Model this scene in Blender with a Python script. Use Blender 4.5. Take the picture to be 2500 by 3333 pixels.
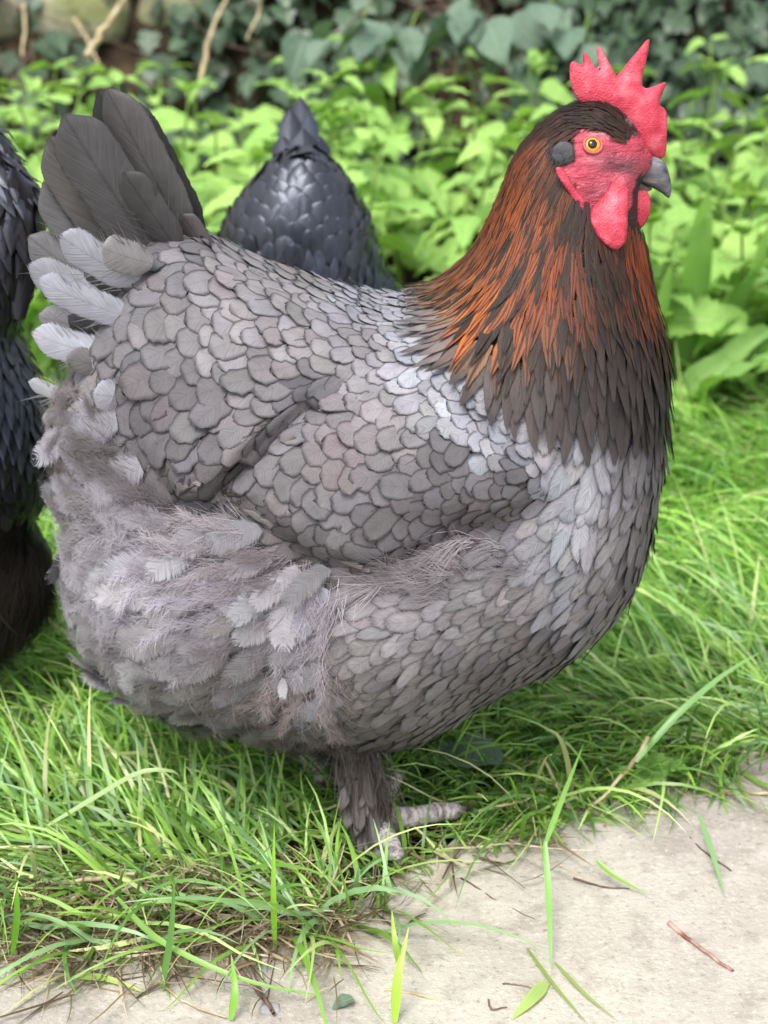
import bpy, math, random
import numpy as np
from mathutils import Vector, Matrix, noise
from mathutils.bvhtree import BVHTree
from mathutils.geometry import tessellate_polygon

random.seed(7)
rng = np.random.default_rng(7)
SC = bpy.context.scene
COL = SC.collection
for o in list(bpy.data.objects):
    bpy.data.objects.remove(o)

# ------------------------------------------------------------------ camera
CAM_Y, CAM_Z, PITCH, VFOV = -1.08, 0.62, math.radians(20), math.radians(34)
cd = bpy.data.cameras.new('camera')
cam = bpy.data.objects.new('camera', cd)
COL.objects.link(cam)
cam.location = (0, CAM_Y, CAM_Z)
cam.rotation_euler = (math.pi / 2 - PITCH, 0, 0)
cd.sensor_fit = 'VERTICAL'
cd.sensor_height = 24
cd.lens = 12 / math.tan(VFOV / 2)
cd.clip_start, cd.clip_end = 0.05, 300
cd.dof.use_dof = True
cd.dof.focus_distance = 1.02
cd.dof.aperture_fstop = 5.4
SC.camera = cam

# ------------------------------------------------------------------ world, sun, exposure
SUN_EL, SUN_AZ = math.radians(58), math.radians(205)      # azimuth: behind the camera, a little left
w = bpy.data.worlds.new('World')
SC.world = w
w.use_nodes = True
nt = w.node_tree
sky = nt.nodes.new('ShaderNodeTexSky')
sky.sky_type = 'NISHITA'
sky.sun_disc = False
sky.sun_elevation = SUN_EL
sky.sun_rotation = SUN_AZ
sky.dust_density = 3.0
hs = nt.nodes.new('ShaderNodeHueSaturation')
hs.inputs['Saturation'].default_value = 0.3
nt.links.new(sky.outputs[0], hs.inputs['Color'])
bg = nt.nodes['Background']
nt.links.new(hs.outputs[0], bg.inputs[0])
bg.inputs[1].default_value = 0.15
sl = bpy.data.lights.new('sun', 'SUN')
sl.energy = 1.5
sl.angle = math.radians(25)
sl.color = (1, 0.98, 0.95)
so = bpy.data.objects.new('sun', sl)
COL.objects.link(so)
d = Vector((math.sin(SUN_AZ) * math.cos(SUN_EL), math.cos(SUN_AZ) * math.cos(SUN_EL), math.sin(SUN_EL)))
so.rotation_euler = d.to_track_quat('Z', 'Y').to_euler()
SC.view_settings.view_transform = 'Standard'
SC.view_settings.look = 'None'
SC.view_settings.exposure = 1.2
SC.view_settings.gamma = 1
SC.view_settings.use_curve_mapping = False
SC.cycles.max_bounces = 8
SC.cycles.diffuse_bounces = 4
SC.cycles.transmission_bounces = 4
SC.cycles.transparent_max_bounces = 16
SC.cycles.caustics_reflective = False
SC.cycles.caustics_refractive = False

# ------------------------------------------------------------------ measuring helpers
FPX = 1666.5 / math.tan(VFOV / 2)
CAMP = np.array([0, CAM_Y, CAM_Z])
FW = np.array([0, math.cos(PITCH), -math.sin(PITCH)])
UP = np.array([0, math.sin(PITCH), math.cos(PITCH)])
RT = np.array([1.0, 0, 0])
K = 2500 / 1659.0


def ray(px, py):
    return FW + RT * ((px - 1250) / FPX) + UP * ((1666.5 - py) / FPX)


def P(px, py, Y=0.0):
    r = ray(px, py)
    return CAMP + r * ((Y - CAM_Y) / r[1])


def G(px, py, z=0.0):
    r = ray(px, py)
    return CAMP + r * ((z - CAM_Z) / r[2])


def D(x, y, Y=0.0):
    return P(x * K, y * K, Y)


def proj(p):
    """world -> sketch units (1659 wide)"""
    q = np.asarray(p) - CAMP
    zf = q @ FW
    return np.stack([1250 + FPX * (q @ RT) / zf, 1666.5 - FPX * (q @ UP) / zf], -1) / K


def lin(c, f=1.0):
    c = np.asarray(c, float) / 255
    return np.where(c <= .04045, c / 12.92, ((c + .055) / 1.055) ** 2.4) * f


def sstep(x, a, b):
    t = np.clip((x - a) / (b - a), 0, 1)
    return t * t * (3 - 2 * t)


def inside(poly, x, y):
    poly = np.asarray(poly)
    r = np.zeros(np.shape(x), bool)
    j = len(poly) - 1
    for i in range(len(poly)):
        xi, yi = poly[i]
        xj, yj = poly[j]
        if yi != yj:
            r ^= ((yi > y) != (yj > y)) & (x < (xj - xi) * (y - yi) / (yj - yi) + xi)
        j = i
    return r


def seg_dist(poly, x, y, closed=True):
    poly = np.asarray(poly)
    best = np.full(np.shape(x), 1e9)
    bx = np.zeros(np.shape(x))
    by = np.zeros(np.shape(x))
    n = len(poly)
    for i in range(n if closed else n - 1):
        a, b = poly[i], poly[(i + 1) % n]
        ab = b - a
        t = np.clip(((x - a[0]) * ab[0] + (y - a[1]) * ab[1]) / max(ab @ ab, 1e-12), 0, 1)
        qx, qy = a[0] + ab[0] * t, a[1] + ab[1] * t
        dd = np.hypot(x - qx, y - qy)
        m = dd < best
        best = np.where(m, dd, best)
        bx = np.where(m, qx, bx)
        by = np.where(m, qy, by)
    return best, bx, by


def sdist(poly, x, y):
    dd = seg_dist(poly, x, y)[0]
    return np.where(inside(poly, x, y), dd, -dd)


def chaikin(p, n=2):
    p = np.asarray(p, float)
    for _ in range(n):
        q = np.roll(p, -1, 0)
        p = np.stack([p * .75 + q * .25, p * .25 + q * .75], 1).reshape(-1, p.shape[1])
    return p


# ------------------------------------------------------------------ objects
def mesh_obj(name, V, F, mat, parent=None, uv=None, tint=None, smooth=True):
    V = np.asarray(V, np.float32)
    F = np.asarray(F, np.int32)
    me = bpy.data.meshes.new(name)
    me.vertices.add(len(V))
    me.vertices.foreach_set('co', V.ravel())
    k = F.shape[1]
    me.loops.add(F.size)
    me.loops.foreach_set('vertex_index', F.ravel())
    me.polygons.add(len(F))
    me.polygons.foreach_set('loop_start', np.arange(0, F.size, k, dtype=np.int32))
    me.polygons.foreach_set('use_smooth', np.full(len(F), smooth))
    if uv is not None:
        ul = me.uv_layers.new(name='UVMap')
        ul.data.foreach_set('uv', np.asarray(uv, np.float32)[F.ravel()].ravel())
    if tint is not None:
        at = me.attributes.new('tint', 'FLOAT_COLOR', 'POINT')
        t4 = np.ones((len(V), 4), np.float32)
        t4[:, :3] = tint
        at.data.foreach_set('color', t4.ravel())
    me.update(calc_edges=True)
    me.validate()
    if mat:
        me.materials.append(mat)
    o = bpy.data.objects.new(name, me)
    COL.objects.link(o)
    if parent:
        attach(o, parent)
    return o


def attach(o, parent):
    def world(p):
        b_ = Matrix.LocRotScale(p.location, p.rotation_euler, p.scale)
        return world(p.parent) @ p.matrix_parent_inverse @ b_ if p.parent else b_
    o.parent = parent
    o.matrix_parent_inverse = world(parent).inverted()


def tag(o, label=None, cat=None, group=None, kind=None):
    if label:
        o['label'] = label
    if cat:
        o['category'] = cat
    if group:
        o['group'] = group
    if kind:
        o['kind'] = kind
    return o


def empty(name, loc):
    o = bpy.data.objects.new(name, None)
    o.empty_display_size = .02
    o.location = loc
    COL.objects.link(o)
    return o


class Bag:
    """collects geometry for one mesh"""
    def __init__(s):
        s.V, s.F, s.U, s.T, s.n = [], [], [], [], 0

    def add(s, V, F, uv=None, tint=(1, 1, 1)):
        V = np.asarray(V, float)
        s.V.append(V)
        s.F.append(np.asarray(F) + s.n)
        s.U.append(np.zeros((len(V), 2)) if uv is None else np.asarray(uv))
        t = np.asarray(tint, float)
        s.T.append(np.broadcast_to(t, (len(V), 3)) if t.ndim == 1 else t)
        s.n += len(V)

    def build(s, name, mat, parent=None, smooth=True):
        if not s.V:
            return None
        return mesh_obj(name, np.concatenate(s.V), np.concatenate(s.F), mat, parent,
                        np.concatenate(s.U), np.concatenate(s.T), smooth)


def grid_faces(nu, nv):
    """quads of a (nv rows) x (nu cols) vertex grid"""
    a = (np.arange(nv - 1)[:, None] * nu + np.arange(nu - 1)[None]).ravel()
    return np.stack([a, a + 1, a + nu + 1, a + nu], 1)


def tube(pts, rad, seg=10, cap=True):
    pts = np.asarray(pts, float)
    rad = np.asarray(rad, float)
    n = len(pts)
    V = []
    tg = np.gradient(pts, axis=0)
    tg /= np.linalg.norm(tg, axis=1)[:, None] + 1e-12
    ref = np.array([0, 0, 1.0]) if abs(tg[0][2]) < .9 else np.array([1.0, 0, 0])
    a = np.cross(tg[0], ref)
    a /= np.linalg.norm(a)
    th = np.linspace(0, 2 * math.pi, seg, endpoint=False)
    for i in range(n):
        a = a - tg[i] * (a @ tg[i])
        a /= np.linalg.norm(a)
        b = np.cross(tg[i], a)
        V.append(pts[i] + rad[i] * (np.cos(th)[:, None] * a + np.sin(th)[:, None] * b))
    V = np.concatenate(V)
    F = []
    for i in range(n - 1):
        for j in range(seg):
            k = (j + 1) % seg
            F.append((i * seg + j, i * seg + k, (i + 1) * seg + k, (i + 1) * seg + j))
    if cap:
        V = np.concatenate([V, pts[:1], pts[-1:]])
        for j in range(seg):
            k = (j + 1) % seg
            F.append((k, j, n * seg, n * seg))
            F.append(((n - 1) * seg + j, (n - 1) * seg + k, n * seg + 1, n * seg + 1))
    uv = np.zeros((len(V), 2))
    uv[:n * seg, 0] = np.tile(np.arange(seg) / seg, n)
    uv[:n * seg, 1] = np.repeat(np.arange(n) / (n - 1), seg)
    return V, np.array(F), uv


def curve_pts(ctrl, n):
    """Catmull-Rom through control points"""
    c = np.asarray(ctrl, float)
    c = np.vstack([2 * c[0] - c[1], c, 2 * c[-1] - c[-2]])
    out = []
    for t in np.linspace(0, len(c) - 3 - 1e-9, n):
        i = int(t)
        f = t - i
        p0, p1, p2, p3 = c[i:i + 4]
        out.append(.5 * (2 * p1 + (p2 - p0) * f + (2 * p0 - 5 * p1 + 4 * p2 - p3) * f * f + (3 * p1 - p0 - 3 * p2 + p3) * f ** 3))
    return np.array(out)


def strands(root, dirs, nrm, L, W, arch, tint, lev=4, curl=None, tipdark=1.0):
    """thin tapering ribbons: one per root; arch lifts along the normal, curl bends sideways"""
    n = len(root)
    t = np.linspace(0, 1, lev)
    side = np.cross(dirs, nrm)
    side /= np.linalg.norm(side, axis=1)[:, None] + 1e-9
    L, W, arch = (np.broadcast_to(np.asarray(q, float), (n,)) for q in (L, W, arch))
    curl = np.zeros(n) if curl is None else curl
    P0 = root[:, None] + dirs[:, None] * (L[:, None] * t)[..., None] \
        + nrm[:, None] * ((arch * L)[:, None] * (t - .55 * t * t))[..., None] \
        + side[:, None] * ((curl * L)[:, None] * t * t)[..., None]
    wd = (W[:, None] * (1 - .85 * t ** 1.5))[..., None] * side[:, None] * .5
    V = np.stack([P0 - wd, P0 + wd], 2).reshape(-1, 3)
    f = grid_faces(2, lev)
    F = (f[None] + (np.arange(n) * lev * 2)[:, None, None]).reshape(-1, 4)
    uv = np.zeros((n, lev, 2, 2))
    uv[..., 0, 0] = 0
    uv[..., 1, 0] = 1
    uv[..., 1] = t[None, :, None]
    tt = np.repeat(tint, lev * 2, 0)
    return V, F, uv.reshape(-1, 2), tt


# ------------------------------------------------------------------ materials
class NB:
    def __init__(s, name):
        s.m = bpy.data.materials.new(name)
        s.m.use_nodes = True
        s.t = s.m.node_tree
        s.p = s.t.nodes['Principled BSDF']
        s.out = s.t.nodes['Material Output']

    def n(s, typ, ins=None, **kw):
        nd = s.t.nodes.new('ShaderNode' + typ)
        for k, v in kw.items():
            setattr(nd, k, v)
        for k, v in (ins or {}).items():
            if isinstance(v, (bpy.types.NodeSocket,)):
                s.t.links.new(v, nd.inputs[k])
            else:
                nd.inputs[k].default_value = v
        return nd

    def math(s, op, a, b=0.0, c=0.0):
        nd = s.n('Math', operation=op)
        for i, v in enumerate((a, b, c)):
            if isinstance(v, bpy.types.NodeSocket):
                s.t.links.new(v, nd.inputs[i])
            else:
                nd.inputs[i].default_value = v
        return nd.outputs[0]

    def mix(s, f, a, b, typ='MIX'):
        nd = s.n('Mix', data_type='RGBA', blend_type=typ)
        for k, v in ((0, f), (6, a), (7, b)):
            if isinstance(v, bpy.types.NodeSocket):
                s.t.links.new(v, nd.inputs[k])
            elif k == 0:
                nd.inputs[0].default_value = v
            else:
                nd.inputs[k].default_value = tuple(v) + (1,) if len(v) == 3 else v
        return nd.outputs[2]

    def ramp(s, f, stops):
        nd = s.n('ValToRGB')
        s.t.links.new(f, nd.inputs[0])
        e = nd.color_ramp.elements
        while len(e) < len(stops):
            e.new(.5)
        for i, (p, c) in enumerate(stops):
            e[i].position = p
            e[i].color = tuple(c) + (1,) if not isinstance(c, (int, float)) else (c, c, c, 1)
        return nd.outputs[0]

    def set(s, **kw):
        for k, v in kw.items():
            k = k.replace('_', ' ')
            if isinstance(v, bpy.types.NodeSocket):
                s.t.links.new(v, s.p.inputs[k])
            else:
                s.p.inputs[k].default_value = v
        return s

    def noise(s, scale, detail=3, rough=.55, vec=None):
        nd = s.n('TexNoise', {'Scale': scale, 'Detail': detail, 'Roughness': rough})
        if vec is None:
            vec = s.n('TexCoord').outputs['Object']
        s.t.links.new(vec, nd.inputs['Vector'])
        return nd.outputs['Fac']

    def bump(s, h, strength=.3, dist=.002):
        b = s.n('Bump', {'Strength': strength, 'Distance': dist, 'Height': h})
        s.t.links.new(b.outputs[0], s.p.inputs['Normal'])
        return b.outputs[0]

    def translucent(s, col, fac):
        tr = s.n('BsdfTranslucent')
        s.t.links.new(col, tr.inputs[0])
        mx = s.n('MixShader', {0: fac})
        s.t.links.new(s.p.outputs[0], mx.inputs[1])
        s.t.links.new(tr.outputs[0], mx.inputs[2])
        s.t.links.new(mx.outputs[0], s.out.inputs[0])


def feather_material(name, freq=46.0, edge=.45, edge_start=.72, rough=.62, spec=.25, shaft=.6, streak=.16, tip=.88, sheen=None, stripe=None, edge_end=1.0, tip_end=1.0, fringe=None):
    b = NB(name)
    tint = b.n('Attribute', attribute_name='tint').outputs['Color']
    uv = b.n('UVMap').outputs[0]
    sp = b.n('SeparateXYZ', {0: uv})
    u, v = sp.outputs[0], sp.outputs[1]
    au = b.math('ABSOLUTE', b.math('SUBTRACT', b.math('MULTIPLY', u, 2.0), 1.0))
    # barbs: fine lines running obliquely off the shaft
    bar = b.math('ADD', b.math('MULTIPLY', v, freq), b.math('MULTIPLY', au, -15.0))
    cmb = b.n('CombineXYZ', {0: bar, 1: b.math('MULTIPLY', au, 1.5)})
    geo = b.n('NewGeometry')
    tc = b.n('TexCoord').outputs['Object']
    off = b.n('VectorMath', {0: cmb.outputs[0], 1: b.n('VectorMath', {0: tc, 3: 30.0}, operation='SCALE').outputs[0]}, operation='ADD').outputs[0]
    bn = b.n('TexNoise', {'Vector': off, 'Scale': .75, 'Detail': 2.0, 'Roughness': .6}).outputs['Fac']
    blot = b.noise(70, 2)
    ewob = b.math('MULTIPLY', b.math('SUBTRACT', bn, .5), .22)
    e1 = b.n('MapRange', {0: b.math('ADD', au, ewob), 1: edge_start, 2: edge_end}, interpolation_type='SMOOTHSTEP').outputs[0]
    e2 = b.n('MapRange', {0: b.math('ADD', v, b.math('MULTIPLY', ewob, .4)), 1: tip, 2: tip_end}, interpolation_type='SMOOTHSTEP').outputs[0]
    e = b.math('MAXIMUM', e1, e2)
    dark = b.mix(1.0, tint, (edge, edge, edge * 1.02), 'MULTIPLY')
    c = b.mix(e, tint, dark)
    if stripe is not None:
        s_ = b.n('MapRange', {0: b.math('ADD', au, b.math('MULTIPLY', ewob, 1.2)), 1: .42, 2: .10, 3: 0.0, 4: .9}, interpolation_type='SMOOTHSTEP').outputs[0]
        c = b.mix(s_, c, stripe)
    # shaft
    sh = b.n('MapRange', {0: au, 1: .09, 2: .02, 3: 0.0, 4: shaft}).outputs[0]
    c = b.mix(sh, c, b.mix(1.0, tint, (.5, .48, .48), 'MULTIPLY'))
    f = b.math('ADD', b.math('MULTIPLY', b.math('SUBTRACT', bn, .5), streak * 5), b.math('ADD', .72, b.math('MULTIPLY', blot, .56)))
    c = b.mix(1.0, c, b.n('CombineXYZ', {0: f, 1: f, 2: f}).outputs[0], 'MULTIPLY')
    b.set(Base_Color=c, Roughness=rough, Specular_IOR_Level=spec)
    if sheen:
        b.set(Coat_Weight=.25, Coat_Roughness=.28)
        b.set(Specular_Tint=tuple(sheen) + (1,), Sheen_Weight=.05, Sheen_Roughness=.4, Sheen_Tint=tuple(sheen) + (1,))
    b.bump(bn, .35, .0012)
    if fringe:
        fa, fv_ = fringe
        d1 = b.n('MapRange', {0: au, 1: fa, 2: 1.0}).outputs[0]
        d2 = b.n('MapRange', {0: v, 1: fv_, 2: 1.0}).outputs[0]
        d0 = b.n('MapRange', {0: v, 1: .25, 2: 0.0}).outputs[0]
        dd = b.math('MAXIMUM', b.math('MAXIMUM', d1, d2), b.math('MULTIPLY', d0, .6))
        al = b.n('MapRange', {0: b.math('ADD', bn, b.math('ADD', b.math('MULTIPLY', dd, -.95), .40)), 1: .04, 2: .26}).outputs[0]
        b.set(Alpha=al)
    return b.m


def strand_material(name, rough=.75, trans=.15, spec=.15):
    b = NB(name)
    tint = b.n('Attribute', attribute_name='tint').outputs['Color']
    b.set(Base_Color=tint, Roughness=rough, Specular_IOR_Level=spec)
    if trans:
        b.translucent(tint, trans)
    return b.m


M = {}
M['feather'] = feather_material('grey_feather', edge=.30, edge_start=.68, edge_end=.96, tip=.85, tip_end=.98, streak=.18, shaft=.2, fringe=(.80, .93))
M['breast'] = feather_material('breast_feather', edge=.5, edge_start=.5, edge_end=1.0, tip=.80, tip_end=1.0, streak=.24, shaft=.3, fringe=(.45, .82))
M['soft'] = feather_material('soft_feather', freq=80.0, edge=.85, edge_start=.5, edge_end=1.0, tip=.85, tip_end=1.0, streak=.22, shaft=.1, fringe=(.05, .45))
M['tail'] = feather_material('tail_feather', edge=.6, edge_start=.9, tip=.96, shaft=.6, streak=.14, rough=.5, fringe=(.88, .95))
M['covert'] = feather_material('covert_feather', edge=.75, edge_start=.8, tip=.94, shaft=.3, streak=.16, rough=.6, fringe=(.6, .86))
M['hackle'] = feather_material('hackle_feather', edge=.75, edge_start=.6, rough=.5, spec=.25, shaft=.3, streak=.2, tip=.8, stripe=(.012, .01, .01), fringe=(.4, .6))
M['hackle_plain'] = feather_material('hackle_plain_feather', edge=.55, edge_start=.6, rough=.55, spec=.3, shaft=.4, streak=.22, tip=.85, fringe=(.45, .65))
M['black'] = feather_material('black_feather', edge=.4, edge_start=.75, rough=.30, spec=.65, shaft=.3, streak=.2, sheen=(.72, .8, 1.0), fringe=(.8, .9))
M['fluff'] = strand_material('fluff', trans=.5)
M['dark_fluff'] = strand_material('dark_fluff', trans=.2)

b = NB('hen_skin')
tint = b.n('Attribute', attribute_name='tint').outputs['Color']
nz = b.noise(420, 4, .65)
n2 = b.noise(110, 3)
c = b.mix(b.math('MULTIPLY', n2, .7), tint, b.mix(1.0, tint, (.5, .42, .46), 'MULTIPLY'))
tcw = b.n('TexCoord').outputs['Object']
mpw = b.n('Mapping', {'Vector': tcw, 'Scale': (90, 90, 330)})
mpw.inputs['Rotation'].default_value = (0, .5, 0)
wr = b.n('TexNoise', {'Vector': mpw.outputs[0], 'Scale': 1.0, 'Detail': 4.0, 'Roughness': .6, 'Distortion': 1.2}).outputs['Fac']
c = b.mix(b.ramp(wr, [(.30, .6), (.46, 0.0)]), c, b.mix(1.0, c, (.42, .34, .38), 'MULTIPLY'))
c = b.mix(b.ramp(wr, [(.60, 0.0), (.74, .45)]), c, b.mix(.5, c, (.7, .5, .52)))
b.set(Base_Color=c, Roughness=.45, Specular_IOR_Level=.4)
b.bump(b.math('ADD', b.math('MULTIPLY', nz, .5), b.math('MULTIPLY', wr, 2.2)), .8, .0022)
M['skin'] = b.m

b = NB('comb_skin')
tc = b.n('TexCoord').outputs['Object']
vo = b.n('TexVoronoi', {'Scale': 820.0, 'Vector': tc})
n2 = b.noise(90, 4)
base = b.ramp(n2, [(.3, lin((190, 36, 58), .62)), (.52, lin((222, 74, 96), .66)), (.72, lin((238, 124, 136), .66))])
b.set(Base_Color=base, Roughness=.48, Specular_IOR_Level=.4, Subsurface_Weight=.12, Subsurface_Radius=(.006, .002, .0015), Subsurface_Scale=.5)
b.bump(b.math('ADD', vo.outputs['Distance'], b.math('MULTIPLY', n2, 2.5)), .45, .0010)
M['comb'] = b.m

b = NB('earlobe')
b.set(Base_Color=b.ramp(b.noise(160, 4), [(.3, lin((52, 54, 58), .7)), (.7, lin((96, 96, 100), .7))]), Roughness=.75)
b.bump(b.noise(500, 3), .6, .001)
M['lobe'] = b.m

b = NB('beak_horn')
tc = b.n('TexCoord').outputs['Object']
mp = b.n('Mapping', {'Vector': tc, 'Scale': (60, 200, 200)})
mp.inputs['Rotation'].default_value = (0, .6, 0)
nn = b.n('TexNoise', {'Vector': mp.outputs[0], 'Scale': 1.0, 'Detail': 3.0}).outputs['Fac']
b.set(Base_Color=b.ramp(nn, [(.3, lin((52, 52, 56), .7)), (.55, lin((112, 112, 116), .7)), (.8, lin((184, 172, 160), .7))]), Roughness=.35, Specular_IOR_Level=.5)
M['beak'] = b.m
b = NB('lower_beak_horn')
b.set(Base_Color=b.ramp(b.noise(150, 3), [(.3, lin((60, 52, 50), .7)), (.7, lin((140, 120, 112), .7))]), Roughness=.5)
M['beak_low'] = b.m


def plain(name, col, rough=.5, spec=.5, f=.8):
    b = NB(name)
    b.set(Base_Color=tuple(lin(col, f)) + (1,), Roughness=rough, Specular_IOR_Level=spec)
    return b.m


b = NB('iris')
b.set(Base_Color=b.ramp(b.noise(900, 2), [(.3, lin((200, 110, 20), .9)), (.7, lin((245, 175, 50), .9))]), Roughness=.08, Specular_IOR_Level=.6)
M['iris'] = b.m
M['pupil'] = plain('pupil', (8, 6, 6), .05, .7)
M['lid'] = plain('eyelid', (196, 104, 108), .5, .4, .6)

b = NB('leg_scales')
tint = b.n('Attribute', attribute_name='tint').outputs['Color']
n1 = b.noise(520, 4, .7)
n2 = b.noise(170, 3)
tc = b.n('TexCoord').outputs['Object']
uvs = b.n('SeparateXYZ', {0: b.n('UVMap').outputs[0]})
ph = b.math('FRACT', b.math('ADD', b.math('MULTIPLY', uvs.outputs[1], 15.0), b.math('MULTIPLY', b.noise(260, 2), .8)))
plates = b.math('ABSOLUTE', b.math('SUBTRACT', ph, .5))
plates = b.math('MULTIPLY', b.math('SUBTRACT', .5, plates), .5)
vo = b.math('ADD', plates, b.math('MULTIPLY', b.n('TexVoronoi', {'Scale': 480.0, 'Vector': tc}, feature='DISTANCE_TO_EDGE').outputs['Distance'], .25))
c = b.mix(b.ramp(n2, [(.40, 0.0), (.64, .7)]), tint, lin((96, 88, 86), .7))
c = b.mix(b.ramp(vo, [(.02, .5), (.09, 0.0)]), c, lin((60, 52, 50), .7))
c = b.mix(b.ramp(n1, [(.55, 0.0), (.7, .7)]), c, lin((232, 220, 220), .7))
b.set(Base_Color=c, Roughness=.75, Specular_IOR_Level=.2)
b.bump(b.math('ADD', b.math('MULTIPLY', b.math('MINIMUM', vo, .15), 6.0), n1), .8, .0018)
M['leg'] = b.m


def leaf_material(name, c1, c2, vein, nv=7, trans=.35, rough=.5, spec=.35, patch=8.0, pale=None):
    b = NB(name)
    uv = b.n('UVMap').outputs[0]
    sp = b.n('SeparateXYZ', {0: uv})
    u, v = sp.outputs[0], sp.outputs[1]
    au = b.math('ABSOLUTE', b.math('SUBTRACT', b.math('MULTIPLY', u, 2.0), 1.0))
    ph = b.math('FRACT', b.math('MULTIPLY', b.math('SUBTRACT', v, b.math('MULTIPLY', au, .22)), float(nv)))
    tri = b.math('ABSOLUTE', b.math('SUBTRACT', b.math('MULTIPLY', ph, 2.0), 1.0))
    side_v = b.n('MapRange', {0: tri, 1: .8, 2: 1.0}, interpolation_type='SMOOTHSTEP').outputs[0]
    mid_v = b.n('MapRange', {0: au, 1: .09, 2: .02, 3: 0.0, 4: 1.0}).outputs[0]
    vv = b.math('MAXIMUM', b.math('MULTIPLY', side_v, .6), mid_v)
    info = b.n('ObjectInfo')
    rnd = info.outputs['Random']
    tint = b.n('Attribute', attribute_name='tint').outputs['Color']
    n1 = b.noise(patch, 3)
    f = b.math('ADD', b.math('MULTIPLY', rnd, .6), b.math('MULTIPLY', n1, .5))
    c = b.mix(b.math('MINIMUM', f, 1.0), c1, c2)
    c = b.mix(1.0, c, tint, 'MULTIPLY')
    c = b.mix(b.math('MULTIPLY', vv, .5), c, vein)
    b.set(Base_Color=c, Roughness=rough, Specular_IOR_Level=spec)
    h = b.math('SUBTRACT', b.math('MULTIPLY', b.noise(160, 2), .5), vv)
    b.bump(h, .55, .003)
    if trans:
        b.translucent(b.mix(1.0, c, (1.15, 1.25, .6), 'MULTIPLY'), trans)
    return b.m


M['nettle'] = leaf_material('nettle_leaf', lin((122, 174, 80), .82), lin((182, 218, 118), .92), lin((206, 230, 160), .85), 8, .25)
M['ivy'] = leaf_material('ivy_leaf', lin((40, 66, 46), .7), lin((92, 118, 88), .7), lin((150, 170, 140), .6), 4, .08, .38, .5)
M['bramble'] = leaf_material('bramble_leaf', lin((78, 108, 88), .7), lin((136, 162, 138), .75), lin((160, 182, 150), .7), 7, .15, .4, .5)
M['dock'] = leaf_material('broad_leaf', lin((122, 168, 88), .85), lin((164, 204, 118), .88), lin((190, 214, 140), .8), 9, .3)

b = NB('green_stem')
b.set(Base_Color=b.ramp(b.noise(30, 3), [(.3, lin((110, 150, 60), .7)), (.7, lin((150, 170, 90), .7))]), Roughness=.6)
M['stem'] = b.m

b = NB('grass_blade')
tint = b.n('Attribute', attribute_name='tint').outputs['Color']
uv = b.n('UVMap').outputs[0]
sp = b.n('SeparateXYZ', {0: uv})
st = b.n('TexNoise', {'Vector': b.n('CombineXYZ', {0: b.math('MULTIPLY', sp.outputs[0], 9.0), 1: b.math('MULTIPLY', sp.outputs[1], .8)}).outputs[0], 'Scale': 1.0}).outputs['Fac']
f = b.math('ADD', .75, b.math('MULTIPLY', st, .5))
c = b.mix(1.0, tint, b.n('CombineXYZ', {0: f, 1: f, 2: f}).outputs[0], 'MULTIPLY')
b.set(Base_Color=c, Roughness=.36, Specular_IOR_Level=.55)
b.translucent(c, .4)
M['grass'] = b.m

b = NB('dry_straw')
b.set(Base_Color=b.ramp(b.noise(60, 4), [(.3, lin((150, 128, 92), .75)), (.6, lin((205, 186, 146), .75)), (.8, lin((226, 212, 180), .75))]), Roughness=.6)
M['straw'] = b.m
b = NB('twig_bark')
b.set(Base_Color=b.ramp(b.noise(90, 4), [(.3, lin((70, 54, 46), .75)), (.7, lin((128, 104, 90), .75))]), Roughness=.8)
b.bump(b.noise(300, 3), .5, .001)
M['twig'] = b.m
b = NB('pink_stick')
b.set(Base_Color=b.ramp(b.noise(80, 4), [(.35, lin((120, 74, 62), .8)), (.65, lin((198, 160, 146), .8))]), Roughness=.7)
M['stick'] = b.m

b = NB('path_dust')
g1 = b.noise(9, 5, .6)
g2 = b.noise(240, 4, .7)
g3 = b.noise(38, 4, .65)
g4 = b.noise(2.2, 3)
c = b.ramp(g1, [(.3, lin((174, 164, 156), .64)), (.55, lin((196, 187, 179), .70)), (.75, lin((210, 203, 194), .74))])
c = b.mix(b.ramp(g4, [(.45, 0.0), (.7, .6)]), c, lin((206, 203, 180), .72))
c = b.mix(b.ramp(g3, [(.5, 0.0), (.72, .55)]), c, lin((150, 138, 124), .62))
c = b.mix(b.ramp(g2, [(.55, 0.0), (.68, .5)]), c, lin((226, 220, 206), .75))
c = b.mix(b.ramp(g2, [(.3, .55), (.42, 0.0)]), c, lin((118, 104, 92), .6))
b.set(Base_Color=c, Roughness=.9, Specular_IOR_Level=.15)
b.bump(b.math('ADD', g2, b.math('MULTIPLY', g3, 1.4)), .55, .003)
M['path'] = b.m

b = NB('soil')
g1 = b.noise(40, 5, .65)
c = b.ramp(g1, [(.3, lin((38, 36, 24), .7)), (.6, lin((74, 66, 46), .7)), (.8, lin((110, 98, 72), .7))])
b.set(Base_Color=c, Roughness=.95, Specular_IOR_Level=.1)
b.bump(g1, .8, .008)
M['soil'] = b.m

b = NB('bank_earth')
g1 = b.noise(14, 5, .65)
c = b.ramp(g1, [(.3, lin((34, 30, 24), .7)), (.6, lin((72, 60, 46), .7)), (.8, lin((110, 94, 72), .7))])
b.set(Base_Color=c, Roughness=.95, Specular_IOR_Level=.1)
b.bump(g1, .9, .02)
M['bank'] = b.m

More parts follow.
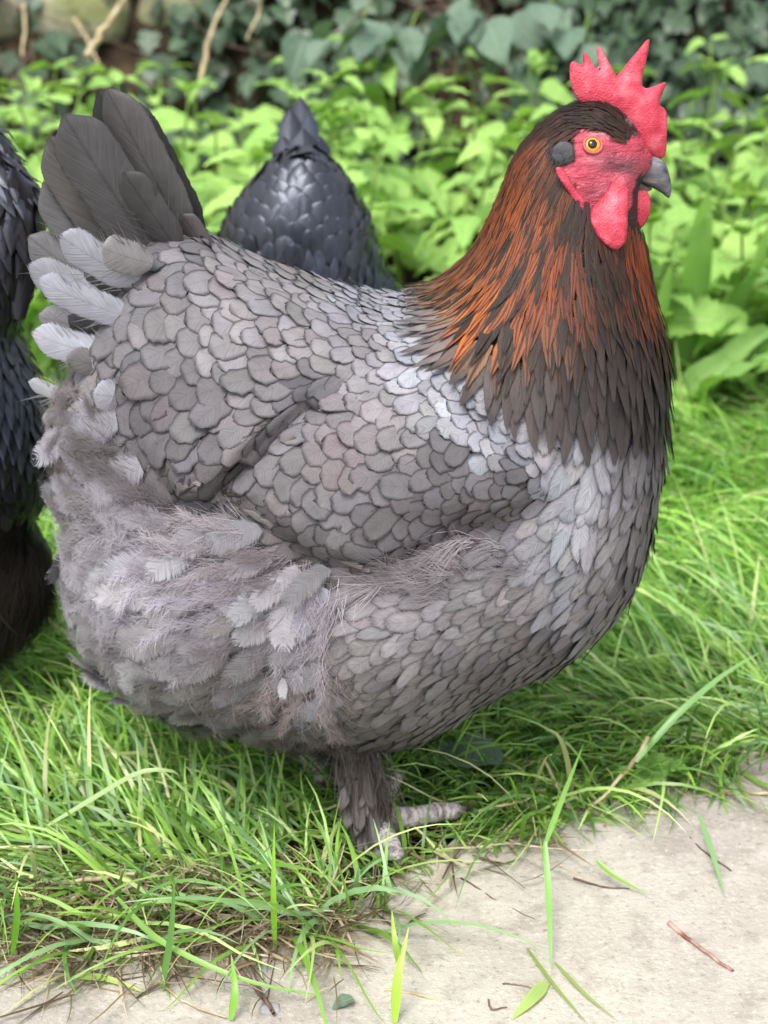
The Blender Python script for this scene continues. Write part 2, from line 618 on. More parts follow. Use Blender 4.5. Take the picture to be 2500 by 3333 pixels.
b = NB('mossy_stone')
g1 = b.noise(9, 5, .65)
g2 = b.noise(60, 4, .7)
g3 = b.noise(4, 4, .6)
rn = b.n('ObjectInfo').outputs['Random']
c = b.ramp(g1, [(.3, lin((112, 108, 92), .75)), (.55, lin((168, 162, 140), .75)), (.75, lin((204, 200, 184), .75))])
c = b.mix(b.ramp(g3, [(.42, 0.0), (.62, .8)]), c, lin((122, 130, 70), .7))
c = b.mix(b.ramp(g2, [(.55, 0.0), (.7, .6)]), c, lin((80, 78, 64), .7))
b.set(Base_Color=c, Roughness=.9, Specular_IOR_Level=.2)
b.bump(b.math('ADD', g1, b.math('MULTIPLY', g2, .5)), .8, .012)
M['stone'] = b.m
b = NB('pebble')
b.set(Base_Color=b.ramp(b.noise(90, 4), [(.3, lin((112, 112, 116), .75)), (.7, lin((176, 174, 172), .75))]), Roughness=.8)
b.bump(b.noise(220, 3), .4, .001)
M['pebble'] = b.m

# ------------------------------------------------------------------ ground, path, bank
EDGE_PX = [(-900, 3230), (-400, 3130), (0, 3075), (300, 3100), (600, 3070), (900, 3075), (1130, 3050), (1290, 2990), (1400, 2920),
           (1550, 2830), (1700, 2755), (1850, 2680), (2000, 2600), (2200, 2550), (2500, 2490), (3000, 2420), (3600, 2360)]
EDGE = np.array([G(*p)[:2] for p in EDGE_PX])


def edge_y(x):
    return np.interp(x, EDGE[:, 0], EDGE[:, 1]) + .010 * np.sin(x * 47) + .007 * np.sin(x * 113 + 1)


def axis(lo, hi, fine_lo, fine_hi, step, grow=1.35):
    a = list(np.arange(fine_lo, fine_hi + step, step))
    s = step
    while a[-1] < hi:
        s *= grow
        a.append(a[-1] + s)
    s = step
    while a[0] > lo:
        s *= grow
        a.insert(0, a[0] - s)
    return np.array(a)


def nz(p):
    return noise.noise(Vector(p))


def bank_h(x, y):
    f = sstep(y, 1.68, 2.35)
    return 1.15 * f


def ground():
    xs = axis(-40, 40, -1.4, 1.4, .03)
    ys = axis(-20, 60, -.5, 1.7, .03)
    X, Y = np.meshgrid(xs, ys)
    Z = np.array([.010 * nz((x * 9, y * 9, 1)) for x, y in zip(X.ravel(), Y.ravel())]).reshape(X.shape) - .012
    Z += np.where(Y < edge_y(X) - .02, -.03, 0)
    V = np.stack([X, Y, Z], -1).reshape(-1, 3)
    o = mesh_obj('ground', V, grid_faces(len(xs), len(ys)), M['soil'])
    tag(o, 'dark soil under the grass', kind='structure')
    # path
    ts = np.concatenate([[0], np.cumsum(.008 * 1.14 ** np.arange(0, 44))])
    xs = axis(-30, 30, -.55, .55, .008)
    V = []
    ey = edge_y(xs)
    for t in ts:
        V.append(np.stack([xs, ey + .045 - t, np.zeros_like(xs)], 1))
    V = np.concatenate(V)
    V[:, 2] = [.0035 * nz((p[0] * 14, p[1] * 14, 0)) + .0012 * nz((p[0] * 70, p[1] * 70, 3)) for p in V]
    V[:len(xs), 2] -= .012
    V[:, 2] += .004
    F = grid_faces(len(xs), len(ts))[:, ::-1]
    tag(mesh_obj('path', V, F, M['path']), 'pale dusty trodden path at the front', kind='structure')
    # bank
    xs = axis(-40, 40, -1.8, 1.8, .05)
    ys = np.concatenate([np.arange(1.6, 2.5, .05), [2.8, 3.4, 4.5, 7, 12, 20, 40]])
    X, Y = np.meshgrid(xs, ys)
    Z = bank_h(X, Y) - .02 + np.array([.05 * nz((x * 4, y * 4, 5)) for x, y in zip(X.ravel(), Y.ravel())]).reshape(X.shape) * sstep(Y, 1.6, 1.8)
    tag(mesh_obj('bank', np.stack([X, Y, Z], -1).reshape(-1, 3), grid_faces(len(xs), len(ys)), M['bank']),
        'earth bank behind the nettles', kind='structure')


ground()

# ------------------------------------------------------------------ stone wall, upper left
def rock(rx, ry, rz, seed, sub=3, rough=.12):
    import bmesh
    bm = bmesh.new()
    bmesh.ops.create_cube(bm, size=2)
    bmesh.ops.subdivide_edges(bm, edges=bm.edges[:], cuts=4, use_grid_fill=True)
    for v in bm.verts:
        c = v.co.copy()
        n = c.normalized()
        q = c.lerp(n * 1.25, .45)
        q *= 1 + rough * noise.noise(c * 1.3 + Vector((seed * 7.1, 0, 0))) + rough * .4 * noise.noise(c * 3.2 + Vector((0, seed * 3.3, 0)))
        v.co = Vector((q.x * rx, q.y * ry, q.z * rz))
    V = np.array([v.co[:] for v in bm.verts])
    F = np.array([[v.index for v in f.verts] for f in bm.faces])
    bm.free()
    return V, F


wall = empty('stone_wall', (-.75, 1.95, 0))
tag(wall, 'mossy rubble stone wall in the upper left behind the nettles', 'wall')
core = Bag()
cv, cf = rock(1.35, .1, .5, 99, rough=.05)
core.add(cv + np.array([-1.5, 2.12, .3]), cf)
core.build('wall_core', M['bank'], wall)
zz = .02
k = 0
while zz < .72:
    hgt = random.uniform(.075, .105)
    x = -2.6 + random.uniform(0, .1)
    while x < -.26:
        wd = random.uniform(.12, .26)
        v, f = rock(wd / 2 - .006, .085, hgt / 2 - .005, k)
        mesh_obj('stone', v + np.array([x + wd / 2, 2.0 + random.uniform(-.02, .015) + zz * .08, zz + hgt / 2]), f, M['stone'], wall)
        x += wd
        k += 1
    zz += hgt

# ------------------------------------------------------------------ inflation of an outline into a solid
def poisson(mask, cell):
    if min(mask.shape) > 40:
        c = mask[::2, ::2]
        uc = poisson(c, cell * 2)
        u = np.repeat(np.repeat(uc, 2, 0), 2, 1)[:mask.shape[0], :mask.shape[1]]
        if u.shape != mask.shape:
            u = np.pad(u, ((0, mask.shape[0] - u.shape[0]), (0, mask.shape[1] - u.shape[1])))
        it = 260
    else:
        u = np.zeros(mask.shape)
        it = 1200
    u = u * mask
    h2 = cell * cell
    for _ in range(it):
        q = np.zeros_like(u)
        q[1:-1, 1:-1] = .25 * (u[:-2, 1:-1] + u[2:, 1:-1] + u[1:-1, :-2] + u[1:-1, 2:] + h2)
        u = q * mask
    return u


class Solid:
    """outline (x,z) inflated to both sides of the plane y = 0"""
    def __init__(s, poly, cell, k, extra=None, far=1.0):
        poly = np.asarray(poly)[:, :2]
        s.poly = poly
        x0, z0 = poly.min(0) - 2 * cell
        x1, z1 = poly.max(0) + 2 * cell
        xs = np.arange(x0, x1 + cell, cell)
        zs = np.arange(z0, z1 + cell, cell)
        s.X, s.Z = np.meshgrid(xs, zs)
        m = inside(poly, s.X, s.Z)
        m[0] = m[-1] = False
        m[:, 0] = m[:, -1] = False
        s.mask = m
        s.h0 = k * np.sqrt(np.maximum(poisson(m.astype(float), cell), 0))
        s.x0, s.z0, s.cell, s.far = xs[0], zs[0], cell, far
        rim = np.zeros_like(m)
        for di in (-1, 0, 1):
            for dj in (-1, 0, 1):
                rim |= np.roll(np.roll(m, di, 0), dj, 1)
        s.rim = rim & ~m
        _, bx, bz = seg_dist(poly, s.X, s.Z)
        s.RX = np.where(s.rim, bx, s.X)
        s.RZ = np.where(s.rim, bz, s.Z)

    def mesh(s, h=None, sub=None):
        """closed mesh; sub = boolean grid keeps only near side cells there"""
        h = s.h0 if h is None else h
        ok = s.mask | s.rim
        cells = ok[:-1, :-1] & ok[1:, :-1] & ok[:-1, 1:] & ok[1:, 1:]
        cells &= s.mask[:-1, :-1] | s.mask[1:, :-1] | s.mask[:-1, 1:] | s.mask[1:, 1:]
        nr, nc = ok.shape
        idx = np.arange(nr * nc).reshape(nr, nc)
        q = np.stack([idx[:-1, :-1], idx[:-1, 1:], idx[1:, 1:], idx[1:, :-1]], -1)
        near = np.stack([s.RX, np.where(s.mask, -h, 0), s.RZ], -1).reshape(-1, 3)
        if sub is not None:
            cs = cells & sub[:-1, :-1] & sub[1:, :-1] & sub[:-1, 1:] & sub[1:, 1:]
            F = q[cs]
            V = near
        else:
            farv = near.copy()
            farv[:, 1] *= -s.far
            fidx = np.where(s.mask, idx + nr * nc, idx)
            qf = np.stack([fidx[:-1, :-1], fidx[1:, :-1], fidx[1:, 1:], fidx[:-1, 1:]], -1)
            F = np.concatenate([q[cells], qf[cells]])
            V = np.concatenate([near, farv])
        used = np.unique(F)
        mp = np.full(len(V), -1)
        mp[used] = np.arange(len(used))
        return V[used], mp[F]

    def height(s, x, z, h=None):
        h = s.h0 if h is None else h
        i = int(np.clip(round((z - s.z0) / s.cell), 0, h.shape[0] - 1))
        j = int(np.clip(round((x - s.x0) / s.cell), 0, h.shape[1] - 1))
        return h[i, j]


def tri_list(F):
    return np.concatenate([F[:, [0, 1, 2]], F[:, [0, 2, 3]]])


class Surf:
    """support surface for feathers (already in world space)"""
    def __init__(s, V, F):
        s.V = V
        s.T = tri_list(F)
        s.bvh = BVHTree.FromPolygons([Vector(v) for v in V], [tuple(int(i) for i in t) for t in s.T])
        a, b_, c = V[s.T[:, 0]], V[s.T[:, 1]], V[s.T[:, 2]]
        n = np.cross(b_ - a, c - a)
        s.area = np.linalg.norm(n, axis=1) * .5
        s.N = n / (2 * s.area[:, None] + 1e-15)
        # smoothed vertex normals
        vn = np.zeros_like(V)
        for q in range(3):
            np.add.at(vn, s.T[:, q], n)
        for _ in range(0):
            pass
        s.VN = vn / (np.linalg.norm(vn, axis=1)[:, None] + 1e-15)

    def sample(s, n, sel=None):
        ar = s.area * (1 if sel is None else sel)
        t = rng.choice(len(s.T), n, p=ar / ar.sum())
        r1, r2 = np.sqrt(rng.random(n)), rng.random(n)
        w_ = np.stack([1 - r1, r1 * (1 - r2), r1 * r2], 1)
        T = s.T[t]
        p = (s.V[T] * w_[..., None]).sum(1)
        m = (s.VN[T] * w_[..., None]).sum(1)
        return p, m / (np.linalg.norm(m, axis=1)[:, None] + 1e-12)


def dart(pts, rad):
    """greedy spacing, returns accepted indices"""
    cell = max(rad.max(), 1e-4)
    gridm = {}
    out = []
    for i, (p, r) in enumerate(zip(pts, rad)):
        k_ = (int(p[0] // cell), int(p[1] // cell), int(p[2] // cell))
        ok = True
        for a in (-1, 0, 1):
            for b_ in (-1, 0, 1):
                for c_ in (-1, 0, 1):
                    for q, qr in gridm.get((k_[0] + a, k_[1] + b_, k_[2] + c_), ()):
                        if (p[0] - q[0]) ** 2 + (p[1] - q[1]) ** 2 + (p[2] - q[2]) ** 2 < (.5 * (r + qr)) ** 2:
                            ok = False
                            break
                    if not ok:
                        break
                if not ok:
                    break
            if not ok:
                break
        if ok:
            gridm.setdefault(k_, []).append((p, r))
            out.append(i)
    return np.array(out)


class Field:
    """values known at sketch points, blended by inverse distance. rows: x, y, angle, length, width, colour"""
    def __init__(s, rows):
        s.xy = np.array([r[:2] for r in rows], float)
        a = np.radians([r[2] for r in rows])
        s.val = np.concatenate([np.stack([np.cos(a), np.sin(a)], 1),
                                np.array([[r[3], r[4]] for r in rows], float),
                                np.array([lin(r[5]) for r in rows])], 1)

    def __call__(s, q):
        dd = ((q[:, None] - s.xy[None]) ** 2).sum(-1) + 300
        w_ = dd ** -1.7
        w_ /= w_.sum(1)[:, None]
        return w_ @ s.val


NU, NV = 5, 9
UU = np.linspace(-1, 1, NU)
VVr = np.array([0, .18, .38, .56, .70, .81, .89, .95, 1.0])
FGRID = grid_faces(NU, NV)
FUV = np.stack([np.tile((UU + 1) / 2, NV), np.repeat(VVr, NU)], 1)


def prof(v, kind):
    if kind == 'round':
        return np.where(v < .4, .45 + .55 * np.sin(np.clip(v / .4, 0, 1) * math.pi / 2), np.sqrt(np.clip(1 - (np.clip(v - .52, 0, 1) / .485) ** 2.3, 0, 1)))
    if kind == 'lance':
        return np.where(v < .35, .5 + .5 * v / .35, np.clip((1.02 - v) / .67, 0, 1) ** .8)
    return np.where(v < .4, .5 + .5 * v / .4, np.clip(1 - (np.clip(v - .4, 0, 1) / .62) ** 2.2, 0, 1))


def feather_on(surf, root, dirv, nrm, L, W, base, lift, shape='round', camber=.12, bend=0.0, rag=0.0):
    dirv = dirv - nrm * (dirv @ nrm)
    dirv /= np.linalg.norm(dirv) + 1e-9
    side = np.cross(nrm, dirv)
    pw = prof(VVr, shape) * W * .5
    ub = np.tile(UU, NV)
    vb = np.repeat(VVr, NU)
    # the tip edge curves back towards the sides
    vv = vb - .03 * (ub ** 2) * sstep(vb, .6, 1.0)
    if rag:
        j_ = rng.normal(0, rag, len(ub)) * (np.abs(ub) > .9)
        ub = ub * (1 + j_)
        vv = vv * (1 + rng.normal(0, rag * .35, len(ub)) * (vb > .92))
    loc = root + dirv * (L * vv)[:, None] + side * ((np.repeat(pw, NU) * ub + bend * L * vv ** 2))[:, None]
    off = base + lift * vb ** 1.6 + camber * W * (1 - ub ** 2) * np.sin(np.clip(vb, 0, 1) * math.pi * .8) * .8
    out = np.empty_like(loc)
    for i, p in enumerate(loc):
        q, n, _, dist = surf.bvh.find_nearest(Vector(p))
        q = np.array(q)
        n = np.array(n)
        # smooth the normal with the root's so that small facets do not show
        n = n * .5 + nrm * .5
        n /= np.linalg.norm(n) + 1e-9
        f = sstep(dist, .010, .035)
        out[i] = q * (1 - f) + p * f + n * off[i]
    return out


def img_dir(a):
    """direction in the picture plane (x right, y down) -> world"""
    return RT * a[0] - UP * a[1]


# ------------------------------------------------------------------ the grey hen
A = .61       # photograph value -> albedo factor for feathers

body_d = [(440, 512), (500, 548), (560, 572), (640, 602), (700, 624), (780, 648), (850, 658), (922, 643), (966, 618), (1010, 573), (1040, 525),
          (1066, 464), (1091, 403), (1112, 342), (1150, 292), (1185, 258), (1215, 238), (1245, 224), (1290, 214), (1335, 226), (1370, 262), (1392, 300),
          (1408, 330), (1412, 350), (1395, 368), (1375, 400), (1368, 440), (1380, 490), (1389, 540), (1396, 600), (1410, 680), (1424, 740), (1432, 800), (1430, 880),
          (1434, 960), (1424, 1050), (1408, 1140), (1385, 1230), (1345, 1310), (1285, 1370), (1210, 1418), (1130, 1448), (1060, 1478), (1000, 1520),
          (950, 1560), (900, 1588), (820, 1598), (740, 1590), (680, 1572), (600, 1545), (500, 1528), (400, 1512), (325, 1484), (270, 1446), (225, 1410),
          (195, 1360), (175, 1310), (165, 1240), (165, 1170), (155, 1100), (145, 1020), (135, 940), (150, 850), (190, 760), (225, 680), (255, 600),
          (300, 535), (370, 505)]
def slim(p):
    x, y = p
    if y > 700:
        k_ = sstep(y, 700, 900)
        x = 790 + (x - 790) * (1 - .016 * k_)
        y = y - 12 * sstep(y, 1000, 1500)
    return x, y


poly = chaikin([D(*slim(p))[[0, 2]] for p in body_d], 2)
S = Solid(poly, .0022, 1.42)
gx, gz = S.X, S.Z
SKx = None


def grid_sketch(Sol, h, Y0=0.0):
    p = np.stack([Sol.X, Y0 - h, Sol.Z], -1).reshape(-1, 3)
    return proj(p).reshape(Sol.X.shape + (2,))


q = grid_sketch(S, S.h0)
wing_d = [(430, 1080), (560, 955), (700, 845), (830, 765), (930, 750), (1010, 820), (1080, 920), (1180, 990), (1195, 1070), (1100, 1130), (950, 1185),
          (800, 1250), (700, 1220), (600, 1160), (520, 1100)]
saddle_d = [(430, 500), (560, 560), (700, 610), (860, 640), (900, 700), (840, 768), (740, 836), (600, 935), (455, 1085), (380, 1085), (300, 970), (245, 840),
            (225, 700), (290, 520)]
rimfade = np.clip(S.h0 / .03, 0, 1)
bw = .011 * sstep(sdist(wing_d, q[..., 0], q[..., 1]), 0, 60) * rimfade * (.35 + .65 * sstep(q[..., 1], 800, 1000))
bs = .019 * sstep(sdist(saddle_d, q[..., 0], q[..., 1]), 0, 50) * rimfade
# the saddle only stands off near its lower edge, where it drapes over the wing
nearedge = 1 - sstep(np.abs((q[..., 0] - 430) * .70 + (q[..., 1] - 1085) * .86 - 0 + 0), 0, 260)
bs = bs * (.2 + .8 * nearedge * sstep(q[..., 1], 740, 930))
# hollow between wing front and breast, under the thigh and behind the wing
hol = -.008 * np.exp(-(((q[..., 0] - 1010) / 150) ** 2 + ((q[..., 1] - 1130) / 45) ** 2)) - .006 * np.exp(-(((q[..., 0] - 430) / 90) ** 2 + ((q[..., 1] - 1110) / 50) ** 2))
thigh = .012 * np.exp(-(((q[..., 0] - 830) / 150) ** 2 + ((q[..., 1] - 1430) / 130) ** 2)) * rimfade
rump = .008 * np.exp(-(((q[..., 0] - 420) / 170) ** 2 + ((q[..., 1] - 1330) / 120) ** 2)) * rimfade
# cheek hollows on the head
face = -.003 * np.exp(-(((q[..., 0] - 1330) / 25) ** 2 + ((q[..., 1] - 372) / 12) ** 2))
h_body = np.maximum(S.h0 + bs + (hol + thigh + rump + face) * rimfade, 0)
h_skin = np.maximum(S.h0 + np.maximum(bw, bs) + (hol + thigh + rump + face) * rimfade, 0)

hen = empty('hen', (D(815, 1760)[0], 0, 0))
tag(hen, 'blue grey hen with copper neck and red comb standing in front on the grass', 'hen')

bv, bf = S.mesh(h_body)
bq = proj(np.stack([bv[:, 0], -np.abs(bv[:, 1]), bv[:, 2]], 1))
# skin colour under the plumage
bt = np.tile(lin((128, 121, 120), A), (len(bv), 1))
neck_poly = [(930, 650), (1000, 480), (1100, 300), (1250, 200), (1420, 300), (1460, 700), (1460, 800), (1000, 760)]
mk = inside(neck_poly, bq[:, 0], bq[:, 1])
bt[mk] = lin((46, 30, 24), A)


def crop(x, y):
    """head study coordinates -> sketch units"""
    return (1500 + x / 2.07375) / K, (80 + y / 2.07375) / K


face_c = [(752, 712), (860, 698), (980, 728), (1070, 800), (1130, 785), (1180, 740), (1420, 760), (1420, 1000), (1200, 1010), (1165, 1120), (1140, 1260), (1000, 1330), (870, 1300), (790, 1230),
          (690, 1080), (636, 965), (700, 950), (770, 930)]
face_d = [crop(*p) for p in face_c]
mk = inside(face_d, bq[:, 0], bq[:, 1])
bt[mk] = lin((222, 84, 106), .74)
for cx, cy, rx, ry, col, f in ((1010, 950, 150, 70, (136, 78, 88), .75), (900, 1150, 90, 90, (140, 54, 70), .75), (1130, 960, 90, 60, (132, 94, 100), .75),
                               (950, 735, 110, 30, (236, 190, 190), .6), (893, 905, 70, 34, (232, 160, 164), .5), (1000, 860, 60, 50, (150, 70, 84), .5), (960, 1100, 60, 30, (232, 140, 150), .5), (1240, 840, 60, 50, (206, 70, 84), .5), (1060, 1030, 60, 40, (240, 120, 130), .7), (810, 1080, 70, 120, (176, 44, 66), .5)):
    x_, y_ = crop(cx, cy)
    g = np.exp(-(((bq[:, 0] - x_) / (rx / 2.07 / K)) ** 2 + ((bq[:, 1] - y_) / (ry / 2.07 / K)) ** 2)) * f * mk
    bt = bt * (1 - g[:, None]) + lin(col, A) * g[:, None]
body = mesh_obj('body', bv, bf, M['skin'], hen, tint=bt)

# wing: a raised pad of its own on either side
wsel = bw > .0006
wv, wf = S.mesh(h_skin + .0003, wsel)
wing = mesh_obj('wing', wv, wf, M['skin'], hen, tint=np.tile(lin((84, 80, 78), A), (len(wv), 1)))
wv2 = wv * np.array([1, -1, 1])
wing2 = mesh_obj('wing', wv2, wf[:, ::-1], M['skin'], hen, tint=np.tile(lin((84, 80, 78), A), (len(wv), 1)))

sv, sf = S.mesh(h_skin)
SURF = Surf(sv, sf)
NEAR = (SURF.V[SURF.T].mean(1)[:, 1] < .0005).astype(float)

G1, G2, G3, G4 = (150, 142, 140), (126, 119, 118), (102, 95, 95), (170, 166, 168)
contour = Field([
    # saddle and back
    (300, 560, 172, 84, 62, G3), (420, 560, 178, 80, 58, G2), (520, 600, 172, 84, 60, G1), (640, 630, 180, 70, 46, G1), (760, 670, 184, 60, 38, G4),
    (860, 690, 182, 58, 36, G4), (300, 690, 158, 92, 70, G2), (400, 740, 156, 96, 74, G2), (500, 720, 160, 90, 66, G1), (620, 740, 166, 82, 58, G1),
    (720, 740, 168, 74, 50, G1), (800, 740, 168, 64, 42, G1), (320, 850, 138, 96, 76, G3), (430, 860, 146, 100, 76, G3), (560, 840, 152, 92, 66, G2), (660, 830, 156, 84, 54, G3),
    (370, 980, 120, 96, 64, G3), (450, 990, 128, 100, 60, G3), (240, 780, 165, 90, 60, G2), (260, 650, 170, 90, 60, G2),
    # wing
    (580, 970, 146, 78, 58, G2), (700, 900, 150, 80, 60, G2), (800, 850, 156, 76, 58, G1), (900, 800, 160, 74, 56, G4), (960, 790, 160, 70, 50, G4),
    (640, 1060, 150, 76, 58, G2), (760, 990, 150, 82, 62, (140, 124, 124)), (880, 920, 152, 78, 60, G1), (980, 880, 150, 72, 54, G4), (1060, 950, 150, 64, 50, G4),
    (620, 1120, 160, 76, 56, G3), (740, 1090, 155, 78, 58, G2), (860, 1020, 155, 74, 56, G2), (960, 980, 155, 68, 50, G3),
    (700, 1170, 165, 74, 50, G3), (800, 1150, 160, 78, 50, G3), (900, 1080, 160, 66, 48, G3), (1000, 1060, 165, 60, 44, G3), (1100, 1040, 165, 58, 40, G3),
    (790, 1220, 170, 74, 44, G3), (900, 1150, 170, 66, 44, G3), (1010, 1120, 172, 60, 40, (112, 104, 104)),
    # breast
    (1200, 1020, 120, 76, 46, G4), (1280, 1010, 100, 96, 46, G4), (1360, 1000, 98, 96, 44, G2), (1420, 980, 95, 80, 40, G3),
    (1240, 1120, 110, 72, 46, G4), (1330, 1120, 106, 76, 42, G1), (1400, 1120, 105, 66, 36, G3),
    (1220, 1220, 140, 66, 44, G4), (1300, 1220, 128, 66, 42, G1), (1370, 1230, 125, 60, 36, G3),
    (1130, 1290, 154, 72, 46, G1), (1220, 1310, 146, 70, 44, G4), (1300, 1310, 140, 60, 40, G2),
    (1030, 1340, 162, 80, 48, G1), (1130, 1380, 154, 72, 46, G2), (1200, 1400, 150, 60, 42, G3), (900, 1330, 172, 84, 48, G1), (800, 1320, 176, 80, 48, G1),
    (1000, 1430, 148, 70, 46, G2), (900, 1420, 146, 72, 48, G1), (800, 1420, 138, 72, 50, G1), (740, 1360, 150, 70, 46, G1),
    (930, 1510, 128, 66, 44, G2), (840, 1510, 118, 68, 48, G2), (780, 1540, 112, 72, 44, G2), (860, 1580, 118, 64, 42, G3), (1060, 1460, 150, 62, 42, G3),
    # abdomen (sparse feathers among the fluff)
    (300, 1100, 190, 80, 60, G2), (250, 1250, 170, 80, 60, G1), (350, 1400, 140, 80, 60, G1), (550, 1450, 135, 80, 50, G2), (600, 1560, 115, 80, 44, G3),
    (600, 1300, 120, 70, 50, G1), (180, 950, 178, 80, 60, G2)])

hackle = Field([
    (1250, 250, 178, 40, 14, (40, 30, 28)), (1320, 240, 205, 36, 12, (54, 40, 34)), (1200, 280, 140, 60, 14, (78, 44, 28)),
    (1160, 320, 124, 90, 16, (136, 70, 34)), (1120, 400, 120, 110, 18, (160, 84, 38)), (1190, 380, 112, 100, 16, (104, 54, 30)), (1090, 460, 118, 120, 20, (146, 74, 36)),
    (1170, 470, 108, 110, 18, (150, 76, 34)), (1235, 470, 100, 90, 16, (40, 28, 26)), (1050, 540, 122, 130, 22, (138, 78, 44)), (1130, 560, 110, 125, 20, (146, 74, 34)),
    (1210, 560, 98, 110, 20, (140, 66, 30)), (1270, 560, 88, 100, 20, (34, 28, 28)), (1320, 600, 80, 100, 20, (44, 34, 32)), (1385, 540, 84, 90, 18, (158, 74, 36)),
    (1000, 610, 132, 110, 22, (140, 84, 50)), (1060, 640, 112, 120, 24, (170, 90, 40)), (1150, 660, 100, 130, 24, (128, 62, 34)), (1240, 660, 90, 120, 24, (104, 50, 32)),
    (1310, 690, 82, 110, 24, (50, 40, 38)), (1390, 630, 78, 110, 22, (150, 70, 38)), (1420, 700, 82, 100, 22, (96, 52, 36)),
    (1030, 720, 104, 120, 26, (182, 94, 40)), (1110, 730, 98, 130, 28, (150, 82, 42)), (1190, 740, 94, 130, 28, (96, 60, 44)), (1280, 760, 88, 130, 28, (64, 54, 50)), (1370, 760, 84, 120, 28, (58, 48, 46)),
    (960, 650, 162, 90, 22, (128, 100, 82)), (950, 700, 170, 110, 26, (140, 134, 132)), (960, 760, 140, 120, 28, (120, 112, 108)), (1000, 810, 118, 120, 32, (96, 86, 80)),
    (1080, 820, 100, 130, 34, (84, 77, 74)), (1160, 830, 94, 140, 34, (76, 69, 66)), (1240, 850, 90, 140, 36, (70, 63, 61)), (1320, 840, 88, 140, 36, (66, 59, 57)), (1400, 850, 90, 130, 34, (62, 56, 55)), (1230, 930, 92, 140, 40, (88, 82, 80)), (1320, 930, 90, 140, 40, (80, 74, 73)), (1420, 930, 92, 120, 36, (66, 60, 58))])

hackle_poly = [(925, 640), (985, 545), (1050, 430), (1110, 320), (1180, 245), (1240, 205), (1300, 205), (1370, 260), (1362, 300), (1340, 300), (1300, 262), (1225, 272), (1200, 340), (1205, 380),
               (1245, 440), (1290, 520), (1340, 545), (1372, 500), (1420, 500), (1470, 800), (1460, 930), (1330, 925), (1200, 915), (1060, 850), (960, 790), (915, 720)]
fluff_poly = [(90, 850), (190, 830), (250, 900), (330, 1040), (430, 1105), (520, 1110), (620, 1180), (720, 1235), (770, 1270), (745, 1340), (700, 1360), (735, 1450), (745, 1560), (700, 1640), (400, 1640),
              (200, 1500), (100, 1200)]

WISP = []     # loose barbs along feather edges


